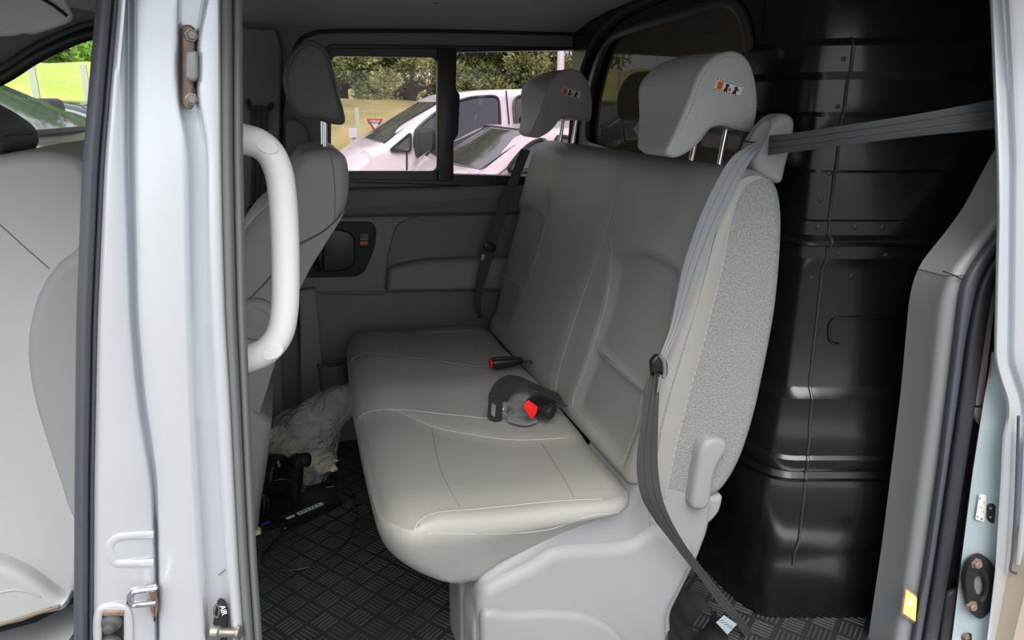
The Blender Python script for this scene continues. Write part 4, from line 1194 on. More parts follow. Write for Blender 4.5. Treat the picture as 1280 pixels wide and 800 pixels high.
bm = ribbon(B(), [c + e_ * t + yv for t in (.03, .045, .055, .07)], [c + e_ * t - yv for t in (.03, .045, .055, .07)], .002); mk('strap', bm, m_webdk, b2)
lb2 = thing('lap_belt', 'folded lap belt with a metal adjuster lying beside the red-buttoned buckle', 'seat belt', P(640, 528, Z=.455))
def e3(pts, n): return [P(p.x, p.y, Z=p.z) for p in spline(pts, n)]
Lq = [(700, 492, .462), (680, 484, .475), (660, 475, .49), (648, 470, .50), (634, 469, .505), (622, 475, .503), (615, 484, .494), (611, 494, .48)]
Rq = [(705, 506, .462), (688, 498, .472), (672, 490, .48), (662, 486, .486), (652, 484, .488), (644, 488, .485), (638, 496, .478), (633, 506, .47)]
bm = ribbon(B(), e3(Lq, 30), e3(Rq, 30)); mk('webbing', bm, m_webdk, lb2, smooth=30)
Lq = [(640, 503, .47), (650, 500, .472), (660, 503, .47), (668, 508, .465)]
Rq = [(634, 527, .458), (648, 531, .458), (660, 532, .457), (672, 528, .457)]
bm = ribbon(B(), e3(Lq, 14), e3(Rq, 14)); mk('webbing', bm, m_web, lb2, smooth=30)
yq = P(622, 512, Z=.475).y - .012
fr_o = rpoly([(611, 490), (628, 499), (626, 531), (609, 522)], 3)
bm = plate(px_poly(fr_o, Y=yq), [px_poly(rpoly([(614, 502), (620, 505), (619, 522), (613, 518)], 2), Y=yq)], (0, -.006, 0)); adj = mk('adjuster', bm, m_blackmat, lb2, smooth=0, bevel=.0012)
bm = B(); prism(bm, px_poly([(613, 500), (621, 504), (620, 524), (612, 520)], Y=yq + .001), (0, .002, 0)); mk('fold', bm, m_web, adj, smooth=0)
bm = plate(px_poly(rpoly([(626, 502), (642, 503), (642, 522), (640, 527), (628, 523)], 2), Y=yq - .002), [px_poly(rpoly([(633, 506), (641, 506), (640, 519), (633, 515)], 1), Y=yq - .002)], (0, -.003, 0)); mk('tongue_plate', bm, m_steel, lb2, smooth=0, bevel=.0008)
bm = B(); tube(bm, px_line([(629, 512), (634, 520), (640, 525), (644, 530)], 10, Y=yq - .007), .0028, 8); mk('tongue_edge', bm, m_chrome, lb2)

# ================================================================== front seats
fs = thing('bucket_seat', 'light grey leather front seat seen from its side beyond the door pillar', 'car seat', P(20, 900, Y=1.35))
o = [(116, 225), (103, 202), (80, 193), (50, 190), (10, 193), (-40, 205), (-110, 260), (-150, 360), (-150, 480), (-120, 600), (-70, 690), (-10, 712), (35, 738), (70, 753), (92, 752), (108, 720), (116, 640), (120, 520), (122, 380), (122, 290)]
oo = [(p.x, p.y) for p in spline([(q.x, q.z, 0) for q in [P(a, b, Y=1.2) for a, b in o]], 120, True)]
bm = slab(oo, 1.2, 1.62, .022, 20, .03, 6); bv = BVHTree.FromBMesh(bm); fb_ = mk('backrest', bm, m_leather_light, fs, smooth=70)
bm = B(); tube(bm, cast_line(bv, [(-30, 258), (0, 281), (30, 308), (62, 336)], 30, -.0002), .0012, 6); mk('seam', bm, m_fold, fb_)
bm = B(); sprism(bm, px_poly([(128, 290), (97, 311), (75, 328), (57, 355), (46, 385), (40, 420), (41, 455), (48, 495), (58, 530), (68, 562), (80, 598), (95, 640), (130, 690)], 60, Y=1.215), (0, -.03, 0), .018, 5); mk('bolster_panel', bm, m_plast, fs, smooth=70)
o = [(-90, 118), (-40, 118), (0, 134), (30, 153), (40, 164), (43, 175), (38, 187), (20, 192), (-20, 196), (-90, 190)]
oo = [(p.x, p.y) for p in spline([(q.x, q.z, 0) for q in [P(a, b, Y=1.46) for a, b in o]], 60, True)]
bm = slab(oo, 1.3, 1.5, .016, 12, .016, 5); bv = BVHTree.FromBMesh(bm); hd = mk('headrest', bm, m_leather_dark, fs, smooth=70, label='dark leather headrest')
bm = B(); tube(bm, cast_line(bv, [(-30, 178), (0, 172), (25, 167), (41, 168)], 20, .0002), .0012, 6); mk('seam', bm, m_black, hd)
o = [(-160, 690), (-60, 690), (20, 715), (70, 748), (84, 752), (80, 765), (50, 772), (0, 786), (-160, 800)]
oo = [(p.x, p.y) for p in spline([(q.x, q.z, 0) for q in [P(a, b, Y=1.17) for a, b in o]], 60, True)]
bm = slab(oo, 1.17, 1.6, .014, 12, .014, 5); bv = BVHTree.FromBMesh(bm); fc = mk('seat_cushion', bm, m_leather_light, fs, smooth=70)
bm = B(); tube(bm, cast_line(bv, [(-20, 742), (0, 740), (25, 737), (50, 746)], 20, .0006), .0014, 6); mk('seam', bm, m_pipe, fc)
bm = B(); tube(bm, cast_line(bv, [(-20, 784), (0, 780), (40, 768), (75, 757)], 20, .001), .003, 6); mk('gap_trim', bm, M('brown_trim', (120, 106, 92), .6), fc)  # brown strip along the cushion's lower edge
bm = B(); sprism(bm, px_poly([(-160, 800), (0, 790), (45, 778), (80, 760), (110, 745), (120, 800), (120, 925), (-160, 925)], Y=1.3), (0, -.12, 0), .02, 4); mk('base', bm, m_plast, fs, smooth=50)
m_plast_lt = M('pale_seat_shell', (170, 171, 174), .55, bump=('noise', 600, .15, .0008))
# driver's seat
ds = thing('bucket_seat', 'grey leather driver seat with its headrest against the far window', 'car seat', P(345, 640, Y=2.1))
o = [(372, 198), (385, 190), (402, 187), (420, 188), (433, 198), (437, 222), (435, 252), (424, 281), (407, 308), (390, 335), (373, 368), (360, 405), (348, 445), (336, 485), (325, 520), (315, 560), (285, 560), (270, 480), (275, 400), (290, 318), (312, 278), (338, 252), (356, 225)]
oo = [(p.x, p.y) for p in spline([(q.x, q.z, 0) for q in [P(a, b, Y=1.95) for a, b in o]], 110, True)]
bm = slab(oo, 1.95, 2.38, .03, 14, .03, 5)
bm.normal_update(); bv = BVHTree.FromBMesh(bm)
SH = [(432, 260), (420, 275), (405, 288), (390, 297), (372, 306), (355, 322), (335, 350), (300, 385), (250, 420), (250, 600), (330, 600), (360, 420), (400, 330), (440, 270)]
db = mk('backrest', bm, m_leather_light, ds, smooth=60)
bm = B(); sprism(bm, px_poly([(432, 262), (420, 276), (405, 289), (390, 298), (372, 307), (355, 323), (335, 351), (300, 386), (284, 410), (290, 555), (314, 556), (324, 518), (335, 483), (347, 443), (359, 403), (372, 366), (389, 333), (406, 306), (423, 279)], Y=1.952), (0, -.006, 0), .003, 2)
mk('back_shell', bm, m_plast_lt, ds, smooth=60, label='smooth grey lower shell of the backrest')
seams('piping', bv, [SH[:8]], 30, .0004, .0022, m_fold, db); seams('piping', bv, [[(413, 192), (417, 215), (419, 245), (418, 274)]], 20, .0004, .001, m_fold, db)
bm = B(); tube(bm, cast_line(bv, [(302, 293), (318, 277), (337, 259)], 12, .001), .003, 6); mk('piping', bm, m_pipe, db)
bm = B(); lathe(bm, P(321, 398, Y=1.95), (-.05, -1, 0), [(0, .058), (.016, .057), (.024, .05), (.026, .036), (.023, .032), (.024, .018), (.027, .0)], 32); mk('recline_knob', bm, m_plast_lt, ds, label='round recline knob')
o = [(300, 440), (342, 470), (338, 510), (330, 560), (322, 640), (280, 640), (280, 480)]
bm = B(); sprism(bm, px_poly(o, Y=2.3), (0, -.37, 0), .03, 5); mk('seat_side_cover', bm, m_plast_lt, ds, smooth=60)
o = [(386, 49), (400, 53), (411, 66), (418, 88), (425, 118), (432, 146), (430, 155), (420, 156), (398, 151), (374, 147), (365, 137), (357, 118), (354, 98), (359, 76), (370, 58)]
oo = [(p.x, p.y) for p in spline([(q.x, q.z, 0) for q in [P(a, b, Y=2.03) for a, b in o]], 60, True)]
bm = slab(oo, 2.03, 2.28, .02, 10, .03, 5); hd = mk('headrest', bm, m_leather_dark, ds, smooth=70)  # dark leather here puts the shade on this headrest into its colour
rg = [P(p.x + (393 - p.x) * .09, p.y + (104 - p.y) * .09, Y=2.0295) for p in spline([(a, b, 0) for a, b in o], 60, True)]
bm = B(); tube(bm, rg, .001, 6, closed=True); mk('piping', bm, m_fold, hd)
for y in (2.08, 2.2):
    q = P(405, 170, Y=2.08)
    bm = B(); cyl(bm, (q.x - .002, y, q.z - .1), (q.x + .006, y, q.z + .06), .0065, 12); mk('post', bm, m_chrome, ds, label='chrome headrest post')
    bm = B(); lathe(bm, (q.x, y, P(405, 187, Y=2.08).z - .005), (0, 0, 1), [(0, .014), (.008, .013), (.01, .006)], 14); mk('post_guide', bm, m_black, ds)

# ================================================================== things on the floor
def blob(c, r, seg, amp, freq, seed, squash=None):
    bm = B()
    bmesh.ops.create_icosphere(bm, subdivisions=seg, radius=1)
    sv = Vector((seed * 3.1, seed * 1.7, seed * 2.3))
    for v in bm.verts:
        d = v.co.normalized()
        k = 1 + amp * noise.noise(d * freq + sv) + amp * .5 * noise.noise(d * freq * 2.3 + sv)
        # creases
        k -= amp * .35 * abs(noise.noise(d * freq * 4 + sv)) 
        v.co = Vector((d.x * r[0] * k, d.y * r[1] * k, d.z * r[2] * k))
        if squash: v.co = squash(v.co)
        v.co += Vector(c)
        if v.co.z < .004: v.co.z = .004 + .0005 * noise.noise(v.co * 20)
    return bm
m_bag = bpy.data.materials.new('clear_plastic_film'); m_bag.use_nodes = True
t_ = m_bag.node_tree; t_.nodes.clear()
o_ = t_.nodes.new('ShaderNodeOutputMaterial'); tr_ = t_.nodes.new('ShaderNodeBsdfTransparent'); tr_.inputs[0].default_value = (.9, .92, .93, 1)
pr_ = t_.nodes.new('ShaderNodeBsdfPrincipled'); pr_.inputs['Base Color'].default_value = (.82, .85, .88, 1); pr_.inputs['Roughness'].default_value = .1; pr_.inputs['Specular IOR Level'].default_value = .9
nz = t_.nodes.new('ShaderNodeTexNoise'); nz.inputs['Scale'].default_value = 22; nz.inputs['Detail'].default_value = 3; nz.inputs['Distortion'].default_value = 1.5
co_ = t_.nodes.new('ShaderNodeTexCoord'); t_.links.new(co_.outputs['Object'], nz.inputs['Vector'])
bp_ = t_.nodes.new('ShaderNodeBump'); bp_.inputs['Strength'].default_value = 1; bp_.inputs['Distance'].default_value = .03; t_.links.new(nz.outputs['Fac'], bp_.inputs['Height']); t_.links.new(bp_.outputs[0], pr_.inputs['Normal'])
mx_ = t_.nodes.new('ShaderNodeMixShader'); mx_.inputs[0].default_value = .3; t_.links.new(tr_.outputs[0], mx_.inputs[1]); t_.links.new(pr_.outputs[0], mx_.inputs[2]); t_.links.new(mx_.outputs[0], o_.inputs[0])
pb_ = P(384, 590, Z=0)
bagc = P(374, 540, Y=2.22)
bag = thing('plastic_bag', 'clear plastic bag of cream foam scraps on the floor behind the driver seat', 'bag', (bagc.x, bagc.y, 0))
def sq(v):
    # neck of the bag rises towards the bench
    t = max(0, (v.x + v.z) / .2)
    v = Vector((v.x + .05 * max(0, v.z) / .12, v.y, v.z))
    return v
bm = blob((bagc.x - .005, bagc.y, .135), (.122, .11, .15), 5, .16, 1.6, 3.3, sq)
mk('bag_body', bm, m_bag, bag, smooth=80)
nk = [P(384, 540, Y=2.22), P(404, 520, Y=2.21), P(420, 508, Y=2.2), P(436, 498, Y=2.2), P(450, 490, Y=2.2)]
bm = B(); sp = spline(nk, 24)
tube(bm, sp, [.085 - .045 * (i / 23)  for i in range(24)], 18)
for v in bm.verts: v.co += Vector((noise.noise(v.co * 30), noise.noise(v.co * 30 + Vector((9, 0, 0))), noise.noise(v.co * 30 + Vector((0, 9, 0))))) * .012
mk('bag_neck', bm, m_bag, bag, smooth=80)
for i, (u, v, r) in enumerate(((338, 570, .038), (362, 565, .042), (388, 572, .04), (405, 580, .034), (345, 548, .034), (372, 588, .034), (330, 588, .03))):
    p = P(u, v, Y=bagc.y - .02 + .012 * (i % 3))
    fo = blob((p.x, p.y, max(p.z, r * .8)), (r * 1.35, r * 1.1, r * 1.05), 3, .4, 1.8, i + 1.2)
    f_ = mk('foam_scrap', fo, m_cream, None, smooth=40)
    tag(f_, ['cream foam scrap at the near left of the clear bag', 'cream foam scrap behind the ball mount', 'cream foam scrap low in the middle of the bag', 'cream foam scrap at the right edge of the bag', 'upper cream foam scrap by the seat side', 'lowest cream foam scrap under the mount arm', 'cream foam scrap against the door pillar'][i], 'foam', 'foam scraps in the clear bag')
# monitor lying on its face
mon = thing('monitor', 'flat black monitor lying on the rubber mat with a white label', 'monitor', P(380, 650, Z=0))
q4 = [P(323, 664, Z=.03), P(350, 660, Z=.03), P(432, 620, Z=.03), P(352, 622, Z=.03)]
a_, b_, c_ = P(352, 667, Z=.0), P(428, 633, Z=0), P(318, 640, Z=0)
ex = (b_ - a_).normalized(); ey = Vector((-ex.y, ex.x, 0))
wd, dp_ = (b_ - a_).length, .15
def mpt(s_, t, z): return a_ + ex * s_ + ey * t + Vector((0, 0, z))
bm = B(); sprism(bm, [mpt(0, 0, .002), mpt(wd, 0, .002), mpt(wd, dp_, .002), mpt(0, dp_, .002)], (0, 0, .024), .004); mb = mk('housing', bm, m_black, mon)
bm = B(); sprism(bm, [mpt(-.045, .01, .002), mpt(0, .005, .002), mpt(0, dp_ - .01, .002), mpt(-.045, dp_ - .02, .002)], (0, 0, .016), .004); mk('side_flap', bm, m_blackmat, mon)
bm = B(); sprism(bm, [mpt(.02, .03, .026), mpt(wd - .05, .03, .026), mpt(wd - .05, dp_ - .01, .026), mpt(.02, dp_ - .01, .026)], (0, 0, .006), .003); mk('raised_back', bm, m_black, mon)
bm = B(); sprism(bm, [mpt(.065, .012, .0262), mpt(.15, .012, .0262), mpt(.15, .029, .0262), mpt(.065, .029, .0262)], (0, 0, .0006), .0002, 1); lbm = mk('label', bm, M('pale_label', (186, 198, 208), .5), mon)
for k in range(6):
    bm = B(); box(bm, mpt(.075 + .012 * k, .021, .0270), (.006, .006, .0003), Matrix((ex, ey, Vector((0, 0, 1)))).transposed()); mk('print_mark', bm, m_ink, lbm)
bm = B(); sprism(bm, [mpt(.03, .016, .0262), mpt(.055, .016, .0262), mpt(.055, .026, .0262), mpt(.03, .026, .0262)], (0, 0, .0006), .0002, 1); mk('label', bm, m_cream, mon)
bm = B(); sprism(bm, [mpt(-.03, .05, .0182), mpt(-.005, .05, .0182), mpt(-.005, .06, .0182), mpt(-.03, .06, .0182)], (0, 0, .002), .0006, 1); mk('blue_plug', bm, m_blue, mon)
bm = B(); lathe(bm, mpt(.012, -.0002, .012), -ey, [(0, .004), (.002, .004), (.003, .002), (.003, 0)], 12); mk('screw', bm, m_steel, mon)
# camera with ball head on an arm
cm = thing('dash_camera', 'black round camera on a jointed mount standing on the monitor', 'camera', P(365, 645, Z=.03))
Yc = mpt(.06, .1, 0).y
def cp(u, v, dy=0): return P(u, v, Y=Yc + dy)
bm = B(); lathe(bm, cp(343, 591), (.75, -.6, .1), [(h * 1.65, r * 1.65) for h, r in [(-.036, .0), (-.034, .016), (-.026, .027), (-.012, .034), (.004, .035), (.016, .033), (.02, .030), (.0205, 0)]], 28); mk('camera_body', bm, m_black, cm)
bm = B(); sprism(bm, [cp(a, b, .0) for a, b in rpoly([(338, 574), (349, 570), (351, 578), (341, 582)], 2)], (0, -.03, 0), .004); mk('clip', bm, m_plast_dk, cm)
bm = B(); lathe(bm, cp(372, 577), (.3, -.95, 0), [(-.026, .0), (-.024, .016), (-.013, .023), (.013, .023), (.024, .016), (.026, 0)], 20); mk('ball_joint', bm, m_black, cm)
bm = B(); cyl(bm, cp(366, 577), cp(379, 576, -.004), .011, 16); lathe(bm, cp(377, 575), (1, -.35, .1), [(0, .021), (.02, .022), (.025, .017), (.025, 0)], 18); mk('clamp_knob', bm, m_blackmat, cm)
bm = B(); tube(bm, [cp(370, 580), cp(369, 600), cp(368, 615), cp(368, 622)], [.024, .023, .02, .014], 16); mk('arm', bm, m_black, cm)
bm = B(); tube(bm, [cp(368, 612), cp(369, 622), cp(369, 630), cp(367, 640)], [.014, .012, .006, .004], 14); cyl(bm, cp(360, 616), cp(381, 613), .007, 12); mk('swivel_foot', bm, m_blackmat, cm)
# cables
def cable(name, lab, pts, r=.0022, n=80, grp=None):
    bm = B(); tube(bm, [P(p.x, p.y, Z=max(r, p.z)) for p in spline(pts, n)], r, 7)
    return tag(mk(name, bm, m_black, None), lab, 'cable', grp)
cable('cable', 'thin black cable looping out over the rubber mat in front of the monitor', [(352, 668, .004), (336, 685, .003), (327, 697, .003), (332, 708, .003), (352, 713, .003), (385, 709, .003), (415, 695, .003), (437, 672, .003), (443, 655, .003), (447, 640, .003), (440, 625, .004), (425, 612, .006)])
cable('cable', 'grey sheen cable lying straight along the front edge of the monitor', [(335, 690, .003), (352, 678, .003), (385, 664, .003), (415, 652, .003), (436, 638, .003), (442, 620, .003), (428, 602, .003)])
bm = B()
pts = []
cc0 = mpt(-.02, .12, .04)
for k in range(150):
    a = k / 150 * 2 * math.pi * 5
    rr_ = .042 + .008 * math.sin(k * .37)
    pts.append(cc0 + Vector((math.cos(a) * rr_ * .9, math.sin(a) * .012 + .006 * math.sin(k * .11), math.sin(a) * rr_ + .012)))
tube(bm, pts, .002, 6); tag(mk('cable_coil', bm, m_black, None), 'coiled black cable beside the dash camera', 'cable')
bm = B(); tube(bm, spline([cp(318, 584), cp(330, 588, -.04), cp(340, 600, -.05), cp(358, 599, -.05), (cp(378, 607, -.04)), cp(398, 610)], 50), .0018, 6); tag(mk('cable', bm, m_black, None), 'black cable crossing in front of the camera body', 'cable')
pts = [P(412 + 9 * math.cos(a), 603 + 10 * math.sin(a), Y=P(412, 612, Z=.0).y) for a in [k / 60 * 4 * math.pi for k in range(60)]]
for i, p in enumerate(pts): p.z = max(p.z, .004); p.y += .0003 * i
bm = B(); tube(bm, pts, .0026, 6); tag(mk('cable_coil', bm, m_black, None), 'small loose coil of black cable behind the monitor', 'cable')
bm = B(); sprism(bm, [P(a, b, Z=.006) for a, b in ((310, 652), (322, 644), (333, 655), (326, 668), (312, 672))], (0, 0, .012), .003); tag(mk('yellow_scrap', bm, M('pale_yellow', (226, 208, 150), .7), None), 'pale yellow scrap of foam by the door pillar foot', 'scrap')
bm = B(); cable('cable', 'black cable under the front edge of the bench', [(578, 735, .01), (584, 760, .004), (592, 785, .004), (598, 810, .004)], .005, 30)
bm = B(); box(bm, P(596, 775, Z=.03), (.03, .05, .06)); tag(mk('blue_block', bm, m_blue, None, bevel=.008), 'small blue plastic piece under the bench front', 'block')
# dark rubber flap beside the bench base
fl = [(838, 735), (862, 728), (878, 738), (892, 760), (905, 785), (912, 815), (842, 815)]
bm = B(); n_ = 16
for i in range(n_ + 1):
    for j in range(n_ + 1):
        u = 834 + 76 * i / n_; v = 742 + 75 * j / n_
        p = P(u, v, Z=.012); p.z = .014 + .016 * math.sin(i / n_ * 5 + j * .3) * math.exp(-((i - 8) / 6) ** 2) + .006 * noise.noise(p * 30) + (.03 * max(0, 1 - i / 5))
        bm.verts.new(p)
bm.verts.ensure_lookup_table()
for i in range(n_):
    for j in range(n_):
        if i + (n_ - j) * .75 > 21: continue
        k = i * (n_ + 1) + j
        bm.faces.new([bm.verts[k], bm.verts[k + n_ + 1], bm.verts[k + n_ + 2], bm.verts[k + 1]])
r_ = bmesh.ops.solidify(bm, geom=list(bm.faces), thickness=.004)
bmesh.ops.delete(bm, geom=[v for v in bm.verts if not v.link_faces], context='VERTS')
tag(mk('rubber_flap', bm, M('dusty_rubber', (52, 52, 54), .6, var=.3, vscale=14), None, smooth=60), 'crumpled dark rubber flap on the floor beside the bench base', 'mat')
# ================================================================== outside
GZ = -.5
m_asph = M('asphalt', (112, 112, 112), .9, var=.12, vscale=3)
bm = B(); fill(bm, [(-30, -20, GZ), (30, -20, GZ), (30, 11.5, GZ), (-30, 11.5, GZ)]); tag(struct('ground', bm, m_asph, 'grey asphalt of the parking area', smooth=0))
m_grass = M('meadow_grass', (204, 210, 124), .95, bump=('noise', 20, 1, .05), var=1, vscale=1.2, dirt=(172, 188, 84))
m_dry = M('dry_grass', (186, 172, 116), .95, bump=('noise', 20, 1, .05), var=1, vscale=1.5, dirt=(132, 130, 74))
def bank(x0, x1, hl, hr, nx, ny, y0, y1):
    bm = B()
    vs = [[None] * (ny + 1) for _ in range(nx + 1)]
    for i in range(nx + 1):
        for j in range(ny + 1):
            tx, ty = i / nx, j / ny
            h = hl + (hr - hl) * tx
            z = GZ + (h - GZ) * sstep(0, 1, ty) ** .8 + .07 * noise.noise(Vector((i * .5, j * .5, x0)))
            vs[i][j] = bm.verts.new((x0 + (x1 - x0) * tx, y0 + (y1 - y0) * ty, z))
    for i in range(nx):
        for j in range(ny): bm.faces.new((vs[i][j], vs[i + 1][j], vs[i + 1][j + 1], vs[i][j + 1]))
    return bm
struct('ground_bank', bank(-14, -1.2, 1.9, 1.9, 40, 20, 10.5, 16), m_grass, 'sunlit green grass bank beyond the fence')
struct('ground_bank', bank(-1.2, 14, 1.35, .8, 40, 20, 10.5, 16), m_dry, 'dry yellow grass bank beyond the far window')
bm = B(); fill(bm, [(-40, 15.9, .9), (40, 15.9, .7), (60, 60, 3), (-60, 60, 3)]); struct('ground_hill', bm, m_dry, 'ground rising under the pines', smooth=0)
# fence
m_fence = M('pale_fence_paint', (196, 200, 176), .6)
fence = thing('wire_fence', 'pale green wire mesh fence along the foot of the grass bank', 'fence', (0, 10.2, GZ))
fx = [P(44, 110, Y=10.2).x, P(108, 110, Y=10.2).x]
step = fx[1] - fx[0]
posts = [fx[0] + step * k for k in range(-2, 4)]
pm_ = None
for x in posts:
    bm = B(); box(bm, (x, 10.2, (GZ + 1.62) / 2), (.07, .05, 1.62 - GZ)); mk('post', bm, m_fence, fence, smooth=0)
bm = B()
for z in [GZ + .12 + .2 * k for k in range(11)]: box(bm, ((posts[0] + posts[-1]) / 2, 10.2, z), (posts[-1] - posts[0], .005, .005))
x = posts[0]
while x < posts[-1]:
    box(bm, (x, 10.2, (GZ + 1.6) / 2), (.003, .003, 1.6 - GZ)); x += .2
mk('wire_mesh', bm, m_fence, fence, smooth=0, kind='stuff')
fence2 = thing('wire_fence', 'low pale wire fence before the dry bank, behind the yield sign', 'fence', (2, 10.2, GZ))
f0 = P(446, 140, Y=10.2).x
z2 = P(446, 134, Y=10.2).z
for k in range(-1, 6): bm = B(); box(bm, (f0 + 2.6 * k, 10.2, (GZ + z2) / 2), (.05, .05, z2 - GZ)); mk('post', bm, m_fence, fence2, smooth=0)
bm = B()
for k in range(9): box(bm, (f0 + 5.2, 10.2, GZ + .1 + (z2 - GZ - .15) * k / 8), (15.6, .005, .005))
for k in range(150): box(bm, (f0 - 2.6 + k * .104, 10.2, (GZ + z2) / 2), (.003, .003, z2 - GZ - .1))
mk('wire_mesh', bm, m_fence, fence2, smooth=0, kind='stuff')
# yield sign
ys = thing('yield_sign', 'red and white triangular yield sign standing by the fence', 'road sign', (P(468, 150, Y=9.8).x, 9.8, GZ))
tri = lambda k, Y: [P(468 + (a - 468) * k, 156 + (b - 156) * k, Y=Y) for a, b in rpoly([(457.5, 148), (479, 148), (468.5, 166)], 2)]
bm = B(); sprism(bm, tri(1, 9.8), (0, -.03, 0), .008); mk('red_border', bm, M('sign_red', (206, 60, 66), .4), ys)
bm = B(); sprism(bm, [p + Vector((0, -.031, 0)) for p in [P(468.3 + (a - 468) * .62, 154.4 + (b - 154.4) * .62, Y=9.8) for a, b in rpoly([(457.5, 148), (479, 148), (468.5, 166)], 2)]], (0, -.004, 0), .001); mk('white_field', bm, m_paper, ys)
text('lettering', 'CÉDEZ', .055, P(468.3, 151.3, Y=9.762), (1, 0, 0), (0, 0, 1), M('grey_lettering', (120, 112, 116), .5), ys)
text('lettering', 'LE PASSAGE', .033, P(468.3, 153.6, Y=9.762), (1, 0, 0), (0, 0, 1), m_ink, ys)
bm = B(); cyl(bm, (P(468, 150, Y=9.8).x, 9.82, GZ), (P(468, 150, Y=9.8).x, 9.82, P(468, 150, Y=9.8).z), .03, 10); mk('post', bm, m_steel, ys)
mb = P(441, 166, Y=10.0)
bm = B(); box(bm, (mb.x, 10.0, mb.z), (.1, .06, .12)); box(bm, (mb.x + .02, 10.03, (mb.z + GZ) / 2), (.05, .05, mb.z - GZ)); tag(mk('meter_box', bm, m_paper, None, smooth=0), 'small white box on a post by the fence', 'box')
lm = thing('light_mast', 'pale light mast rising behind the pines of the bulkhead side', 'mast', (P(701, 70, Y=16).x, 16, 1.0))
bm = B(); cyl(bm, (lm.location.x, 16, .9), (lm.location.x, 16, 7), .085, 12, .07); mk('pole', bm, M('mast_white', (222, 214, 220), .5), lm)
bm = B(); box(bm, (lm.location.x + .35, 16, 7.02), (.9, .22, .1)); mk('lamp_head', bm, m_steel, lm, smooth=0)

# trees ------------------------------------------------------------
def leafmat(name, a, b):
    m = M(name, a, .8)
    t = m.node_tree; bs = t.nodes['Principled BSDF']
    n = t.nodes.new('ShaderNodeTexNoise'); n.inputs['Scale'].default_value = 1.4
    co = t.nodes.new('ShaderNodeTexCoord'); t.links.new(co.outputs['Object'], n.inputs['Vector'])
    r = t.nodes.new('ShaderNodeValToRGB'); r.color_ramp.elements[0].position = .35; r.color_ramp.elements[1].position = .65
    r.color_ramp.elements[0].color = (*lin([x / 255 for x in a]), 1); r.color_ramp.elements[1].color = (*lin([x / 255 for x in b]), 1)
    t.links.new(n.outputs['Fac'], r.inputs[0]); t.links.new(r.outputs[0], bs.inputs['Base Color'])
    return m
m_pine = leafmat('pine_needles', (104, 118, 76), (176, 180, 122))
m_broad = leafmat('broad_leaves', (76, 122, 44), (160, 200, 92))
m_bark = M('bark', (82, 70, 62), .9, var=.2, vscale=6)
def tree_meshes(seed, h, spread, pine=True):
    rnd = random.Random(seed)
    tb = B()
    tr = [Vector((0, 0, 0))]
    for k in range(1, 7): tr.append(Vector((rnd.uniform(-.15, .15) * k / 3, rnd.uniform(-.15, .15) * k / 3, h * k / 6.5)))
    tube(tb, tr, [.16 * (1 - k / 8) for k in range(7)], 8)
    tufts = []
    for k in range(34 if pine else 34):
        z = h * rnd.uniform(.04, 1.0)
        a = rnd.uniform(0, 6.283)
        rr = spread * (1.05 - .55 * z / h) * rnd.uniform(.35, 1)
        e = Vector((math.cos(a) * rr, math.sin(a) * rr, z + rr * .18))
        s = Vector((tr[3].x * z / h, tr[3].y * z / h, z * .88))
        tube(tb, [s, s.lerp(e, .5) + Vector((0, 0, .06)), e], [.05, .035, .012], 5)
        tufts.append((e, rnd.uniform(.45, .85) * spread / 2.0)); tufts.append((s.lerp(e, .6), rnd.uniform(.3, .6) * spread / 2))
    lb_ = B()
    for c, r in tufts:
        for q in range(300):
            d = Vector((rnd.gauss(0, 1), rnd.gauss(0, 1), rnd.gauss(0, .75))).normalized() * r * rnd.uniform(.35, 1) ** .6
            d.z *= .65
            p = c + d
            ax = (d.normalized() + Vector((rnd.uniform(-.7, .7), rnd.uniform(-.7, .7), rnd.uniform(-.2, .9)))).normalized()
            sd = ax.cross(Vector((rnd.uniform(-1, 1), rnd.uniform(-1, 1), rnd.uniform(-1, 1)))).normalized()
            L_, W_ = (rnd.uniform(.06, .12), rnd.uniform(.015, .03)) if pine else (rnd.uniform(.06, .1), rnd.uniform(.03, .06))
            v = [lb_.verts.new(p - sd * W_), lb_.verts.new(p + ax * L_ * .5 - sd * W_ * .5), lb_.verts.new(p + ax * L_), lb_.verts.new(p + sd * W_)]
            lb_.faces.new(v)
    return tb, lb_
def make_tree(name, seed, h, spread, lab, pine, x, y, z, grp):
    t = thing(name, lab, 'tree', (0, 0, 0), grp)
    tb, lb_ = tree_meshes(seed, h, spread, pine)
    mk('trunk', tb, m_bark, t, smooth=60); mk('foliage', lb_, m_pine if pine else m_broad, t, smooth=0, kind='stuff', fixn=False)
    t.location = (x, y, z)
    return t
GRP = 'trees beyond the fence'
def gx(u, y): return P(u, 120, Y=y).x
protos = [make_tree('pine_tree', 11, 4.0, 1.5, 'pale green pine rising behind the yield sign', True, gx(452, 17), 17, .9, GRP),
          make_tree('pine_tree', 12, 4.4, 1.6, 'broad pine seen through the sliding pane above the white van bonnet', True, gx(512, 17.5), 17.5, .9, GRP),
          make_tree('pine_tree', 13, 3.8, 1.5, 'pine with bare trunk just right of the black window post', True, gx(592, 18), 18, .7, GRP)]
for k, (src, u, y, lab) in enumerate([(0, 640, 17.5, 'pine above the roof of the white van'), (1, 690, 18.5, 'pine beside the pale light mast'), (2, 745, 18, 'pine cut off by the bulkhead window frame'),
                                      (1, 428, 20, 'dark pine half hidden by the driver headrest'), (2, 480, 21, 'distant pine between the two pale pines'), (0, 550, 21.5, 'distant pine behind the black window post'), (1, 615, 22, 'distant pine over the white van middle'), (2, 665, 22.5, 'distant pine behind the far headrest'), (0, 405, 18, 'pine hidden mostly by the headrest of the driver')]):
    t = copytree(protos[src], (gx(u, y), y, .9 + (y - 17) * .1), k * 1.3 + .5, 1 + .1 * (k % 3))
    t['label'] = lab
